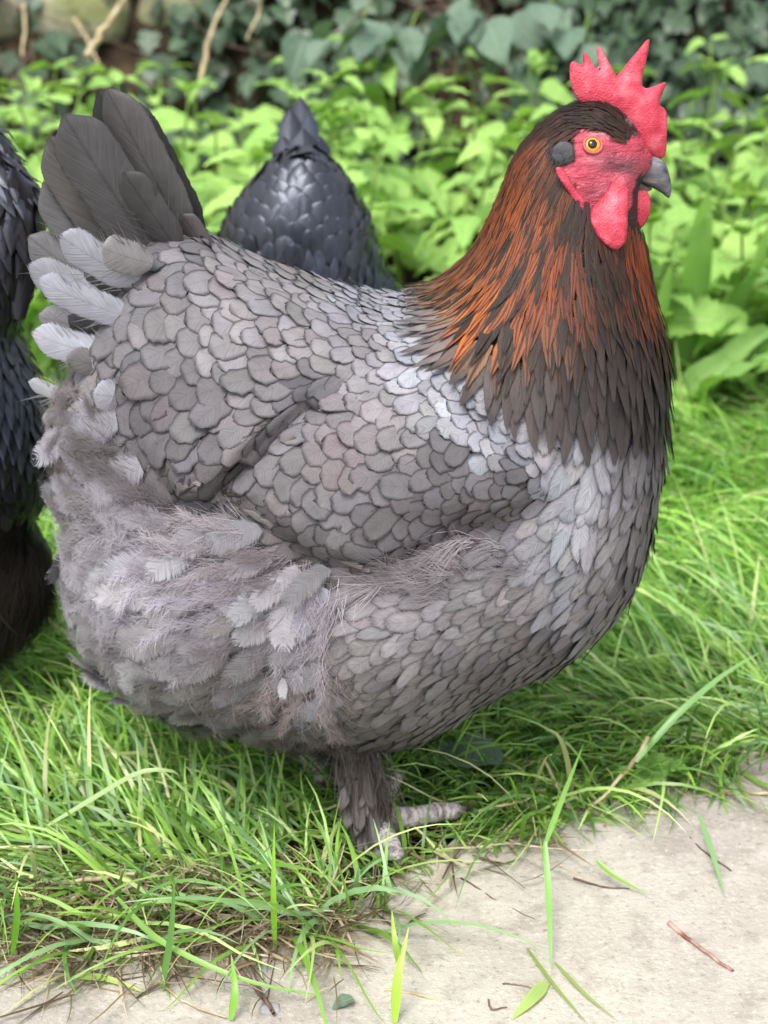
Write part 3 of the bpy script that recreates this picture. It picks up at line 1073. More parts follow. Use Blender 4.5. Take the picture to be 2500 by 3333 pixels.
def hen_plumage():
    pts, nr = SURF.sample(60000, NEAR)
    qs = proj(pts)
    is_h = inside(hackle_poly, qs[:, 0], qs[:, 1])
    is_f = sdist(fluff_poly, qs[:, 0], qs[:, 1]) > 15
    bare = inside(face_d, qs[:, 0], qs[:, 1]) | (sdist([crop(*p) for p in ((600, 800), (690, 770), (770, 800), (790, 930), (700, 970), (620, 940))], qs[:, 0], qs[:, 1]) > 0)
    bare |= (qs[:, 0] > 1345) & (qs[:, 1] < 520)
    head = ((qs[:, 0] > 1150) & (qs[:, 1] < 600)) | ((qs[:, 0] > 1330) & (qs[:, 1] < 700))
    is_h |= head
    bare |= sdist([crop(*p) for p in ((1000, 1000), (1130, 1000), (1130, 1300), (1110, 1400), (1050, 1460), (960, 1430), (890, 1350), (870, 1250))], qs[:, 0], qs[:, 1]) > 4
    px = 1.0 / FPX * K * 1.05      # metres per sketch unit at the hen
    out = {'wing_feather': [], 'saddle_feather': [], 'breast_feather': [], 'soft_feather': [], 'hackle_feather': []}
    # contour feathers
    idx = np.where(~is_h & ~bare)[0]
    val = contour(qs[idx])
    val[is_f[idx], 4:7] *= 1.25
    cov = ~is_f[idx] & (qs[idx, 0] < 1150)
    val[cov, 2:4] *= .86
    W = val[:, 3] * px
    rad = np.minimum(val[:, 2] * px * .47, W * .80)
    rad = np.where(is_f[idx], rad * 1.7, rad)
    acc = dart(pts[idx], rad)
    win = inside(wing_d, qs[idx, 0], qs[idx, 1])
    sad = (sdist(saddle_d, qs[idx, 0], qs[idx, 1]) > -25) & ~win
    softf = is_f[idx]
    for a in acc:
        i = idx[a]
        v = val[a]
        ang = math.atan2(v[1], v[0]) + rng.normal(0, .24)
        dv = img_dir((math.cos(ang), math.sin(ang)))
        L = v[2] * px * 1.22 * rng.uniform(.8, 1.25)
        Wd = W[a] * 1.34 * rng.uniform(.8, 1.15)
        kind = 'wing_feather' if win[a] else 'saddle_feather' if sad[a] else 'breast_feather'
        if kind == 'breast_feather':
            L *= 1.22
            Wd *= .92
        root = pts[i] - dv * L * .45
        lift = {'wing_feather': .0024, 'saddle_feather': .0034, 'breast_feather': .0030}[kind]
        shape = 'round' if kind != 'breast_feather' or rng.random() < .5 else 'oval'
        if softf[a]:
            L *= 1.2
            Wd *= 1.25
            lift = .010
        V = feather_on(SURF, root, dv, nr[i], L, Wd, .0055 if softf[a] else .0012, lift * rng.choice([.35, .7, 1.0, 1.9], p=[.3, .35, .25, .1]), shape, rng.uniform(-.015, .03), rng.normal(0, .06), rag=.07)
        col = v[4:7] * A * rng.uniform(.84, 1.15) * np.array([.95 + rng.normal(0, .02), 1, 1.07 + rng.normal(0, .025)])
        if rng.random() < .05:
            col = col * 1.14
        if kind == 'breast_feather':
            col = col * 1.22
        if softf[a]:
            col = col * np.array([.96, .99, 1.04])
            out['soft_feather'].append((V, np.tile(col, (len(V), 1)), Wd * L * max(.05, -nr[i] @ FW)))
            continue
        out[kind].append((V, np.tile(col, (len(V), 1)), Wd * L * max(.05, -nr[i] @ FW)))
    # hackle
    idx = np.where(is_h & ~bare)[0]
    val = hackle(qs[idx])
    L_ = val[:, 2] * px
    W = val[:, 3] * px
    hd = sstep(qs[idx, 1], 420, 820)
    W = W * (.60 + .50 * hd)
    acc = dart(pts[idx], np.minimum(W * .80, L_ * .22))
    for a in acc:
        i = idx[a]
        v = val[a]
        ang = math.atan2(v[1], v[0]) + rng.normal(0, .09)
        dv = img_dir((math.cos(ang), math.sin(ang)))
        L = L_[a] * rng.uniform(.85, 1.15)
        Wd = W[a] * 1.08 * rng.uniform(.85, 1.15)
        root = pts[i] - dv * L * .3
        V = feather_on(SURF, root, dv, nr[i], L, Wd, .0012 + .003 * hd[a], (.0010 + .0030 * hd[a]) * rng.uniform(.6, 1.7), 'lance', .03, rng.normal(0, .06))
        col = v[4:7] * .66 * rng.uniform(.72, 1.22)
        warm = col[0] > col[2] * 2.0
        r_ = rng.random()
        if warm and r_ < .30:
            col = lin((44, 30, 24)) * rng.uniform(.6, 1.3)
        if not warm:
            col = col * (.74 if qs[i, 1] > 700 and qs[i, 0] > 985 else .9)
        if warm:
            col = col * np.array([.94, .90, .60]) * (1.08 + .1 * float(sstep(qs[i, 1], 380, 640)))
        t = np.tile(col, (len(V), 1))
        # greyish tips on the lower hackle
        tipg = np.clip((FUV[:, 1] - .55) * 2, 0, 1)[:, None] * float(sstep(qs[i, 1], 600, 760)) * .85
        t = t * (1 - tipg) + lin((70, 64, 62), .62) * tipg
        out['hackle_feather'].append((V, t, Wd * L * max(.05, -nr[i] @ FW), warm))
    # fluff clumps
    idx = np.where(is_f)[0]
    acc = dart(pts[idx], np.full(len(idx), .0052))
    return out, idx[acc], pts, nr, qs


PL, FLI, PTS, NRM, QS = hen_plumage()
MATK = {'wing_feather': M['feather'], 'saddle_feather': M['feather'], 'breast_feather': M['breast'], 'soft_feather': M['soft'], 'hackle_feather': M['hackle']}
for kind, lst in PL.items():
    lst.sort(key=lambda r: -r[2])
    host = wing if kind == 'wing_feather' else hen
    rest = Bag()
    far = Bag()
    rest2 = Bag()
    far2 = Bag()
    for n, r in enumerate(lst):
        V, t = r[0], r[1]
        mat = MATK[kind]
        plainh = False
        if kind == 'hackle_feather':
            plainh = not r[3]
            mat = M['hackle_plain'] if plainh else M['hackle']
        if n < 300:
            mesh_obj(kind, V, FGRID, mat, host, FUV, t)
        else:
            (rest2 if plainh else rest).add(V, FGRID, FUV, t)
        (far2 if plainh else far).add(V * np.array([1, -1, 1]), FGRID[:, ::-1], FUV, t)
    mat = MATK[kind]
    hostf = wing2 if kind == 'wing_feather' else hen
    for bag_, mt, ho in ((rest, mat, host), (rest2, M['hackle_plain'], host), (far, mat, hostf), (far2, M['hackle_plain'], hostf)):
        o = bag_.build(kind, mt, ho)
        if o:
            o['kind'] = 'stuff'
    print(kind, len(lst))

fluff_dir = Field([
    (140, 900, 185, 1, 1, (128, 120, 116)), (150, 1000, 190, 1, 1, (112, 104, 100)), (250, 1000, 190, 1, 1, (104, 97, 94)), (350, 1100, 195, 1, 1, (112, 104, 104)),
    (200, 1100, 200, 1, 1, (138, 130, 128)), (300, 1180, 190, 1, 1, (166, 158, 160)), (450, 1150, 180, 1, 1, (150, 142, 140)), (560, 1200, 170, 1, 1, (136, 126, 125)),
    (600, 1250, 160, 1, 1, (128, 118, 117)), (680, 1280, 110, 1, 1, (164, 155, 157)), (200, 1250, 170, 1, 1, (158, 150, 152)), (350, 1300, 165, 1, 1, (172, 164, 168)), (480, 1280, 165, 1, 1, (160, 152, 156)),
    (550, 1380, 130, 1, 1, (132, 122, 122)), (650, 1380, 105, 1, 1, (166, 158, 160)), (250, 1380, 150, 1, 1, (150, 142, 142)), (400, 1420, 140, 1, 1, (162, 154, 156)),
    (330, 1480, 140, 1, 1, (138, 130, 126)), (500, 1500, 125, 1, 1, (134, 126, 122)), (620, 1480, 115, 1, 1, (160, 146, 142)), (700, 1500, 100, 1, 1, (160, 148, 144)),
    (600, 1570, 118, 1, 1, (110, 102, 98)), (700, 1590, 110, 1, 1, (104, 96, 92)), (450, 1560, 125, 1, 1, (116, 108, 104))])


def fluff(bag, pts, nrm, dirs2, cols, n_per, L0, spread, W0, arch=(.25, .7), alt=None):
    n = len(pts)
    ids = np.repeat(np.arange(n), n_per)
    m = len(ids)
    ang = np.arctan2(dirs2[:, 1], dirs2[:, 0]) + rng.normal(0, .36, n)
    a2 = ang[ids] + rng.normal(0, .24, m)
    dv = RT * np.cos(a2)[:, None] - UP * np.sin(a2)[:, None]
    N = nrm[ids]
    dv = dv - N * (dv * N).sum(1)[:, None]
    dv /= np.linalg.norm(dv, axis=1)[:, None] + 1e-9
    root = pts[ids] + rng.normal(0, spread, (m, 3)) - N * .002
    L = L0 * np.repeat(rng.uniform(.7, 1.3, n), n_per) * rng.uniform(.6, 1.2, m)
    ar = np.repeat(rng.uniform(arch[0], arch[1], n), n_per) * rng.uniform(.6, 1.3, m)
    t = cols[ids] * np.repeat(rng.uniform(.78, 1.25, n), n_per)[:, None] * rng.uniform(.9, 1.1, m)[:, None]
    V, F, uv, tt = strands(root, dv, N, L, W0 * rng.uniform(.7, 1.3, m), ar, t, 4, np.repeat(rng.normal(0, .25, n), n_per))
    bag.add(V, F, uv, tt)


def plumes(bag, pts, nrm, dirs2, cols, n_b, L0, barb, W0, lift=(.1, .6), base=.002):
    """soft feathers: barbs splaying from a hidden shaft"""
    n = len(pts)
    ang = np.arctan2(dirs2[:, 1], dirs2[:, 0]) + rng.normal(0, .40, n)
    dv = RT * np.cos(ang)[:, None] - UP * np.sin(ang)[:, None]
    dv = dv - nrm * (dv * nrm).sum(1)[:, None]
    dv /= np.linalg.norm(dv, axis=1)[:, None] + 1e-9
    lf = rng.uniform(lift[0], lift[1], n)
    L = L0 * rng.uniform(.65, 1.3, n)
    ids = np.repeat(np.arange(n), n_b)
    m = len(ids)
    s_ = rng.random(m) ** .8
    N, Dv, Lm, lm = nrm[ids], dv[ids], L[ids], lf[ids]
    side = np.cross(Dv, N)
    sg = rng.choice([-1.0, 1.0], m)
    root = pts[ids] + Dv * (Lm * s_ * .85)[:, None] + N * (base + Lm * lm * (s_ - .5 * s_ ** 2))[:, None] + rng.normal(0, .0017, (m, 3))
    a = np.abs(rng.normal(.1, .32, m)) * (1 - .4 * s_)
    bd = Dv * np.cos(a)[:, None] + side * (sg * np.sin(a))[:, None] + N * (lm * (1 - s_) * .8 + rng.normal(0, .12, m))[:, None]
    bd /= np.linalg.norm(bd, axis=1)[:, None]
    t = cols[ids] * rng.uniform(.82, 1.2, n)[ids][:, None] * rng.uniform(.94, 1.07, m)[:, None]
    V, F, uv, tt = strands(root, bd, N, barb * rng.uniform(.55, 1.25, m) * (1 - .35 * s_), W0 * rng.uniform(.7, 1.3, m), 0.05 + 0 * s_, t, 4, sg * rng.uniform(.1, .45, m))
    bag.add(V, F, uv, tt)


fb = Bag()
fv = fluff_dir(QS[FLI])
FC = np.array([1.30, 1.36, 1.45])
fluff(fb, PTS[FLI], NRM[FLI], fv[:, :2], fv[:, 4:7] * FC, 40, .020, .0040, .0004, (.10, .50))
sub = FLI[dart(PTS[FLI], np.full(len(FLI), .0092))]
sv_ = fluff_dir(QS[sub])
plumes(fb, PTS[sub], NRM[sub], sv_[:, :2], sv_[:, 4:7] * FC * 1.0, 150, .030, .0105, .00034, (.10, .50), .0045)
# fuzzy rim below and behind
rim_s = np.where((np.abs(NRM[:, 1]) < .45) & (sdist(fluff_poly, QS[:, 0], QS[:, 1]) > 0))[0]
rim_s = rim_s[dart(PTS[rim_s], np.full(len(rim_s), .006))]
if len(rim_s):
    sv_ = fluff_dir(QS[rim_s])
    plumes(fb, PTS[rim_s], NRM[rim_s], sv_[:, :2], sv_[:, 4:7] * FC * .95, 60, .022, .014, .00045, (.2, .7))
# pinkish down pushed up between wing and breast, and loose barbs over the breast
tuft = [(820, 1240, 200), (860, 1230, 220), (900, 1220, 215), (940, 1215, 205), (980, 1220, 200), (1020, 1230, 190), (950, 1260, 185), (1060, 1200, 190),
        (1080, 1230, 170), (900, 1270, 180), (860, 1270, 190)]
tp, tn, td = [], [], []
for x, y, a in tuft:
    for _ in range(2):
        xx, yy = x + rng.normal(0, 22), y + rng.normal(0, 16)
        j = np.argmin(((QS - (xx, yy)) ** 2).sum(1))
        tp.append(PTS[j])
        tn.append(NRM[j])
        td.append((math.cos(math.radians(a)), math.sin(math.radians(a))))
fluff(fb, np.array(tp) + np.array(tn) * .004, np.array(tn), np.array(td), np.tile(lin((166, 160, 163), 1.0), (len(tp), 1)), 40, .022, .0022, .00045, (.2, .6))
nearfl = np.concatenate(fb.V)
ff = np.concatenate(fb.F)
ft = np.concatenate(fb.T)
fu = np.concatenate(fb.U)
o = mesh_obj('down', np.concatenate([nearfl, nearfl * np.array([1, -1, 1])]), np.concatenate([ff, ff.reshape(-1, 3, 4)[::2].reshape(-1, 4)[:, ::-1] + len(nearfl)]), M['fluff'], hen,
             np.concatenate([fu, fu]), np.concatenate([ft, ft]))
o['kind'] = 'stuff'

# small bristle feathers on the crown and round the face
idx = np.where(inside([(1180, 262), (1240, 205), (1300, 205), (1375, 262), (1362, 302), (1325, 290), (1290, 268), (1230, 272), (1205, 290)], QS[:, 0], QS[:, 1]))[0]
idx = idx[dart(PTS[idx], np.full(len(idx), .0013))]
cq = QS[idx]
cdv = np.stack([-np.ones(len(idx)), -.25 + .0 * cq[:, 0]], 1)
m_ = sstep(cq[:, 0], 1220, 1350)
cdv = np.stack([-1 + .1 * m_, .35 - .9 * m_], 1)
ccol = np.where((rng.random(len(idx)) < .22 * m_)[:, None], lin((120, 70, 48), .8), lin((34, 28, 28), .8))
cb = Bag()
fluff(cb, PTS[idx], NRM[idx], cdv, ccol, 5, .010, .0008, .0006, (.25, .5))
idx = np.where(np.abs(sdist(face_d, QS[:, 0], QS[:, 1])) < 5)[0]
idx = idx[(QS[idx, 1] < 290) | ((QS[idx, 0] < 1300) & (QS[idx, 1] > 380))]
idx = idx[dart(PTS[idx], np.full(len(idx), .0016))]
up_ = QS[idx, 1] < 285
fluff(cb, PTS[idx], NRM[idx], np.where(up_[:, None], (-1.0, -.1), (.4, 1.0)), np.where(up_[:, None] & (rng.random(len(idx)) < .3)[:, None], lin((190, 180, 178), .8), lin((34, 28, 28), .8)), 5, .006, .0008, .0006, (.2, .5))
idx = np.where(inside([crop(*p) for p in ((900, 960), (1100, 900), (1140, 980), (1040, 1010), (960, 1060), (860, 1180), (780, 1150), (820, 1030))], QS[:, 0], QS[:, 1]))[0]
idx = idx[dart(PTS[idx], np.full(len(idx), .0022))]
fluff(cb, PTS[idx], NRM[idx], np.tile((-1.0, .35), (len(idx), 1)), np.tile(lin((40, 28, 30)), (len(idx), 1)), 2, .0045, .0006, .00035, (.1, .4))
lobe_d = [crop(*p) for p in ((606, 870), (630, 815), (690, 785), (745, 800), (770, 850), (770, 930), (720, 960), (650, 955))]
idx = np.where(inside(lobe_d, QS[:, 0], QS[:, 1]))[0]
idx = idx[dart(PTS[idx], np.full(len(idx), .0011))]
fluff(cb, PTS[idx] + NRM[idx] * .0052, NRM[idx], np.tile((-.6, .8), (len(idx), 1)), lin((78, 78, 82), .6) * rng.uniform(.5, 1.3, (len(idx), 1)), 5, .0052, .0007, .0004, (.15, .5))
o = cb.build('crown_bristles', M['dark_fluff'], hen)
o['kind'] = 'stuff'


# ---- head furniture
def crop_pts(c, Y):
    return np.array([D(*crop(*p), Y) for p in c])


def face_y(c, off=.001):
    Y = 0.0
    for _ in range(3):
        m_ = crop_pts(c, Y).mean(0)
        Y = -(S.height(m_[0], m_[2], h_body))
    return Y - off


def plate(name, c, Y, k, mat, parent, cell=.0012, curve=None, chk=1):
    if Y is None:
        Y = face_y(c, .0025)
        print(name, Y)
    pp = crop_pts(c, Y)
    s_ = Solid(chaikin(pp[:, [0, 2]], chk), cell, k)
    v, f = s_.mesh()
    v = v + np.array([0, Y, 0])
    if curve:
        v[:, 1] += np.array([curve(*xy) for xy in proj(v)])
    return mesh_obj(name, v, f, mat, parent)


comb_c = [(790, 515), (745, 430), (732, 330), (735, 265), (757, 243), (795, 262), (826, 300), (824, 200), (834, 183), (850, 192), (878, 245), (945, 335), (918, 200), (914, 160), (932, 143),
          (948, 152), (985, 225), (1050, 350), (1064, 335), (1130, 252), (1200, 170), (1258, 97), (1277, 103), (1268, 160), (1248, 260), (1222, 350), (1228, 432), (1290, 425), (1375, 384), (1386, 396),
          (1372, 440), (1330, 535), (1386, 572), (1394, 640), (1392, 700), (1388, 850), (1372, 905), (1320, 900), (1240, 880), (1150, 830), (1090, 760), (1060, 660), (960, 600), (850, 560)]
comb = plate('comb', comb_c, -.004, .72, M['comb'], hen, .0011)
comb.data.vertices  # keep

plate('wattle', [(1095, 1010), (1120, 1080), (1130, 1160), (1118, 1300), (1112, 1430), (1050, 1502), (1000, 1492), (940, 1450), (885, 1375), (858, 1290), (880, 1225), (950, 1170), (1020, 1060)],
      -.047, .75, M['comb'], hen, curve=lambda x, y: -.010 * sstep(y, 380, 540))
plate('wattle', [(1150, 1120), (1230, 1115), (1262, 1125), (1284, 1190), (1276, 1290), (1230, 1372), (1170, 1392), (1130, 1380), (1120, 1250)], -.014, .62, M['comb'], hen)
plate('throat_skin', [(1130, 1080), (1220, 1090), (1200, 1250), (1170, 1460), (1120, 1460), (1100, 1250)], .0, .9, M['skin'], hen).data.attributes  # thin web between the wattles
tw = bpy.data.objects['throat_skin']
at = tw.data.attributes.new('tint', 'FLOAT_COLOR', 'POINT')
at.data.foreach_set('color', np.tile(np.append(lin((128, 60, 66), .8), 1).astype(np.float32), len(tw.data.vertices)))
# cheek lappet that runs from the earlobe down to the wattle
plate('cheek_fold', [(636, 960), (690, 965), (740, 1060), (800, 1150), (880, 1235), (862, 1300), (795, 1235), (720, 1120), (650, 1020)], None, .6, M['comb'], hen, .0009)
plate('earlobe', [(612, 870), (630, 815), (690, 785), (745, 800), (765, 850), (765, 930), (720, 955), (650, 950), (620, 915)], None, .85, M['lobe'], hen, .0009)

ub = plate('upper_beak', [(1095, 985), (1160, 945), (1200, 885), (1260, 865), (1335, 885), (1384, 930), (1412, 1030), (1425, 1110), (1412, 1172), (1392, 1168), (1345, 1128), (1250, 1082), (1150, 1030)],
           -.003, 1.15, M['beak'], hen, .0009)
plate('lower_beak', [(1105, 1000), (1180, 1035), (1262, 1085), (1300, 1110), (1262, 1128), (1200, 1135), (1130, 1110)], -.002, .95, M['beak_low'], hen, .0009)
plate('nostril', [(1200, 905), (1230, 885), (1285, 905), (1290, 940), (1240, 960), (1205, 950)], -.0125, .5, M['lobe'], hen, .0008)


def ball(r, seg=16, rings=10, squash=(1, 1, 1)):
    th = np.linspace(0, math.pi, rings)
    ph = np.linspace(0, 2 * math.pi, seg, endpoint=False)
    V = np.stack([np.outer(np.sin(th), np.cos(ph)), np.outer(np.sin(th), np.sin(ph)), np.outer(np.cos(th), np.ones(seg))], -1).reshape(-1, 3) * r * np.array(squash)
    F = [(i * seg + j, (i + 1) * seg + j, (i + 1) * seg + (j + 1) % seg, i * seg + (j + 1) % seg) for i in range(rings - 1) for j in range(seg)]
    return V, np.array(F)


j = np.argmin(((QS - crop(893, 826)) ** 2).sum(1))
ep, en = PTS[j], NRM[j]
en = en * .8 + np.array([.15, -.2, .05])
en /= np.linalg.norm(en)
for sgn in (1, -1):
    c0 = ep * np.array([1, sgn, 1])
    nn = en * np.array([1, sgn, 1])
    a_ = np.cross(nn, (0, 0, 1.0))
    a_ /= np.linalg.norm(a_)
    b_ = np.cross(a_, nn)
    Rm = np.stack([a_, b_, nn], 1)
    v, f = ball(.0058, 24, 16)
    eye = mesh_obj('eye', v + c0 - nn * .0020, f, M['iris'], hen)
    v, f = ball(.0031, 16, 10, (1, 1, .55))
    mesh_obj('pupil', v @ Rm.T + c0 + nn * .0026 + a_ * .0006 * sgn, f, M['pupil'], eye)
    th = np.linspace(0, 2 * math.pi, 33)
    ring = np.stack([.0057 * np.cos(th), .0052 * np.sin(th), np.full(33, .0012)], 1) @ Rm.T + c0
    v, f, _ = tube(ring, np.full(33, .0009), 8, False)
    mesh_obj('eyelid', v, f, M['lid'], eye)

# ---- tail
NBU, NBV = 9, 22


def big_feather(bag_or_name, root, tip, W, parent=None, sag=0.0, tilt=0.0, col=(128, 122, 120), mat=None, roll=0.0, blunt=1.0, twist=.25, cut=.5):
    root, tip = np.asarray(root, float), np.asarray(tip, float)
    ax = tip - root
    L = np.linalg.norm(ax)
    ax /= L
    n = np.array([0, -1.0, 0])
    n = n - ax * (n @ ax)
    n /= np.linalg.norm(n)
    side = np.cross(n, ax)
    n, side = n * math.cos(roll) + side * math.sin(roll), side * math.cos(roll) - n * math.sin(roll)
    u = np.linspace(-1, 1, NBU)
    v = np.linspace(0, 1, NBV)
    pw = np.where(v < .3, .4 + .6 * np.sin(v / .3 * math.pi / 2), np.clip(1 - (np.clip(v - .74, 0, 1) / .265) ** (2.2 * blunt), 0.03, 1) ** .5) * W * .5
    U, Vv = np.meshgrid(u, v)
    vt = Vv - .05 * U ** 2 * sstep(Vv, .7, 1)
    jit = rng.normal(0, .02, NBV)
    jit2 = rng.normal(0, .02, NBV)
    wob = np.where(U > 0, jit[:, None], jit2[:, None]) * (np.abs(U) > .9)
    Lp = root + ax * (L * vt)[..., None] + side * (pw[:, None] * U * (1 + wob) + sag * L * vt ** 2)[..., None] \
        + n * (-.10 * W * U ** 2 + twist * .25 * W * U * vt + tilt * L * vt ** 2)[..., None]
    V = Lp.reshape(-1, 3)
    uv = np.stack([(U + 1) / 2, Vv], -1).reshape(-1, 2)
    F = grid_faces(NBU, NBV)
    t = np.tile(lin(col, A) * np.array([.96, 1.0, 1.05]) * rng.uniform(.9, 1.05) * (.47 if bag_or_name == 'tail_feather' else 1.0), (len(V), 1))
    # pale downy fade at the tip and darker quill side
    if isinstance(bag_or_name, str):
        return mesh_obj(bag_or_name, V, F, mat or M['tail'], parent, uv, t)
    bag_or_name.add(V, F, uv, t)


tail_cv = [D(300, 560), D(360, 505), D(440, 512), D(430, 560), D(330, 620)]
tail = empty('tail', D(360, 540))
attach(tail, hen)
um = K / FPX * 1.18
TAIL = [  # root, tip, Y root, Y tip, width, sag, colour, roll
    ((430, 530), (262, 200), .014, .018, 88, .03, (80, 78, 78), .3), ((390, 530), (205, 195), .014, .016, 92, -.01, (74, 72, 72), .1),
    ((350, 530), (160, 250), .010, .020, 100, .0, (88, 86, 86), -.1), ((405, 525), (232, 184), -.004, -.006, 96, .02, (122, 116, 114), .35),
    ((340, 560), (128, 248), -.012, -.016, 122, -.02, (112, 108, 106), -.1), ((290, 570), (92, 300), .002, .006, 110, -.04, (128, 122, 116), -.2),
    ((385, 540), (262, 372), -.018, -.026, 70, -.02, (108, 104, 102), .2), ((250, 610), (84, 395), .004, .012, 92, -.04, (134, 130, 128), -.2),
    ((240, 640), (52, 520), .0, .006, 84, -.06, (150, 146, 146), -.2), ((330, 560), (180, 400), .02, .03, 100, 0, (80, 78, 78), 0),
    ((460, 560), (392, 462), -.012, -.010, 50, .0, (128, 120, 116), .5)]
for r_, t_, y0, y1, wd, sg, cl, ro in TAIL:
    big_feather('tail_feather', D(*r_, y0), D(*t_, y1), wd * um, tail, sg, 0, cl, None, ro)
COV = [((300, 610), (118, 522), -.045, -.050, 74, .10, (160, 158, 163)), ((290, 690), (74, 622), -.05, -.045, 66, .10, (162, 160, 166)), ((260, 775), (66, 742), -.05, -.035, 72, .12, (168, 166, 172)),
       ((310, 865), (198, 850), -.07, -.075, 66, .0, (164, 160, 166)), ((150, 860), (60, 832), -.01, .0, 34, .1, (170, 168, 170)), ((330, 570), (215, 545), -.05, -.06, 70, .1, (140, 134, 132)),
       ((250, 660), (56, 580), -.012, .0, 74, .05, (140, 138, 140)), ((250, 720), (80, 690), -.008, .0, 70, .05, (126, 122, 122)), ((200, 900), (88, 905), .0, .0, 50, .0, (150, 146, 146)),
       ((190, 930), (80, 960), .0, .0, 56, -.1, (140, 136, 136)), ((300, 640), (170, 575), -.03, -.04, 60, .1, (112, 108, 106)), ((270, 740), (140, 690), -.03, -.03, 60, .1, (104, 100, 98)),
       ((300, 800), (140, 780), -.045, -.045, 60, .05, (118, 112, 110))]
for r_, t_, y0, y1, wd, sg, cl in COV:
    big_feather('tail_covert', D(*r_, y0), D(*t_, y1), wd * um, tail, -sg, .05, cl, M['covert'], rng.uniform(-.2, .2), .9)
# loose barbs along the tail edge and coverts
wb = Bag()
for r_, t_, y0, y1, wd, sg, cl in COV[:6] + [(a, b_, c_, d_, e, f_, g_) for a, b_, c_, d_, e, f_, g_, _h in TAIL[4:9]]:
    a, b_ = D(*r_, y0), D(*t_, y1)
    n = 14
    s_ = rng.uniform(.1, .7, n)
    ax = (b_ - a) / np.linalg.norm(b_ - a)
    sd = np.cross(np.array([0, -1.0, 0]), ax)
    sg_ = rng.choice([-1, 1], n)
    root = a + np.outer(s_, b_ - a) + sd * (sg_ * wd * um * .38)[:, None]
    dv = ax * .8 + sd * (sg_ * .6)[:, None] + rng.normal(0, .1, (n, 3))
    dv /= np.linalg.norm(dv, axis=1)[:, None]
    v, f, uv, tt = strands(root, dv, np.tile([0, -1.0, 0], (n, 1)), rng.uniform(.008, .018, n), .0006, .05, np.tile(lin(cl, A * 1.05), (n, 1)), 4)
    wb.add(v, f, uv, tt)
o = wb.build('loose_barbs', M['fluff'], tail)
o['kind'] = 'stuff'
# flight feathers showing along the lower wing edge, and the folded ones under the saddle
for r_, t_, wd, yo in (((800, 1252), (500, 1090), 22, .003), ((815, 1236), (560, 1112), 24, .0036), ((800, 1222), (530, 1092), 22, .0042), ((640, 950), (462, 1085), 30, .004)):
    def on(x, y):
        j = np.argmin(((QS - (x, y)) ** 2).sum(1))
        return PTS[j] + NRM[j] * yo
    big_feather('flight_feather', on(*r_), on(*t_), wd * um * .95, wing, -.02, .03, (124, 116, 112), M['tail'], rng.uniform(-.15, .15))
for x, y, a, L, wd, cl, mt in ((622, 1440, 100, 46, 24, (188, 186, 190), 'soft'),):
    j = np.argmin(((QS - (x, y)) ** 2).sum(1))
    dv = img_dir((math.cos(math.radians(a)), math.sin(math.radians(a))))
    v = feather_on(SURF, PTS[j] - dv * L * um * .4, dv, NRM[j], L * um, wd * um, .015, .005, 'round', .03, .1, .1)
    mesh_obj('soft_feather', v, FGRID, M[mt], hen, FUV, np.tile(lin(cl, A), (len(v), 1)))


# ---- legs
def make_leg(parent, top, heel, toes, mat, scale=1.0, col=(222, 211, 210)):
    n = 22
    pts = curve_pts([top, (np.asarray(top) * .4 + np.asarray(heel) * .6), heel], n)
    rad = np.linspace(.0125, .0085, n) * scale * (1 + .07 * np.sin(np.arange(n) * 2.1))
    v, f, uv = tube(pts, rad, 12)
    leg = mesh_obj('leg', v, f, mat, parent, uv, np.tile(lin(col, A), (len(v), 1)))
    for ctrl, r0 in toes:
        c = curve_pts(ctrl, 26)
        t = np.linspace(0, 1, 26)
        pad = 1 + .09 * np.abs(np.sin(t * 9.4)) + .06 * np.sin(np.arange(26) * 2.4)
        rad = r0 * scale * np.where(t < .82, (1 - .30 * t) * pad, .46 * (1 - (t - .82) / .18) + .06)
        v, f, uv = tube(c, rad, 12)
        tt = np.tile(lin(col, A), (len(v), 1))
        tt[12 * 22:] = lin((96, 82, 74), A)
        mesh_obj('toe', v, f, mat, leg, uv, tt)
    return leg


hl = G(1225, 2655, .022)
hl[1] = hl[1]
FT = dict(top=D(770, 1560, -.045), heel=hl)
t1 = [hl, G(1330, 2660, .022), G(1430, 2642, .020), G(1470, 2640, .020), G(1548, 2628, .012)]
t2 = [hl, G(1250, 2600, .030), G(1278, 2548, .034), G(1306, 2508, .032)]
t3 = [hl, G(1245, 2700, .022), G(1280, 2760, .018), G(1302, 2832, .010)]
t4 = [hl, G(1190, 2650, .016), G(1150, 2640, .008)]
leg = make_leg(hen, FT['top'], hl, [(t1, .0074), (t2, .0066), (t3, .0072), (t4, .005)], M['leg'])
off = np.array([-.055, .105, 0])
make_leg(hen, FT['top'] + off, hl + off, [([p + off for p in t1], .0085), ([p + off for p in t2], .0075), ([p + off for p in t3], .008), ([p + off for p in t4], .006)], M['leg'])
# feathers down the outside of the shank and outer toe
for i in range(40):
    f_ = rng.random()
    base = (FT['top'] * (1 - f_) + hl * f_) + np.array([rng.uniform(-.014, .004), -.010 + rng.uniform(-.008, .004), 0])
    L = rng.uniform(.030, .046)
    tip = base + np.array([rng.uniform(-.006, .008) + .006 * f_, -.010 - .012 * f_, -L * .85])
    tip[2] = max(tip[2], .006)
    big_feather('shank_feather', base, tip, rng.uniform(.005, .0095), leg, rng.uniform(-.15, .15), .08, random.choice([(112, 102, 98), (132, 122, 118), (92, 84, 80), (148, 138, 134)]), M['feather'], rng.uniform(-.5, .5), .8)
sb = Bag()
n = 1300
f_ = rng.random(n)
root = FT['top'] * (1 - f_)[:, None] + hl * f_[:, None] + rng.normal(0, .007, (n, 3)) + np.array([-.002, -.009, 0])
dv = np.array([.1, -.25, -1.0]) + rng.normal(0, .25, (n, 3))
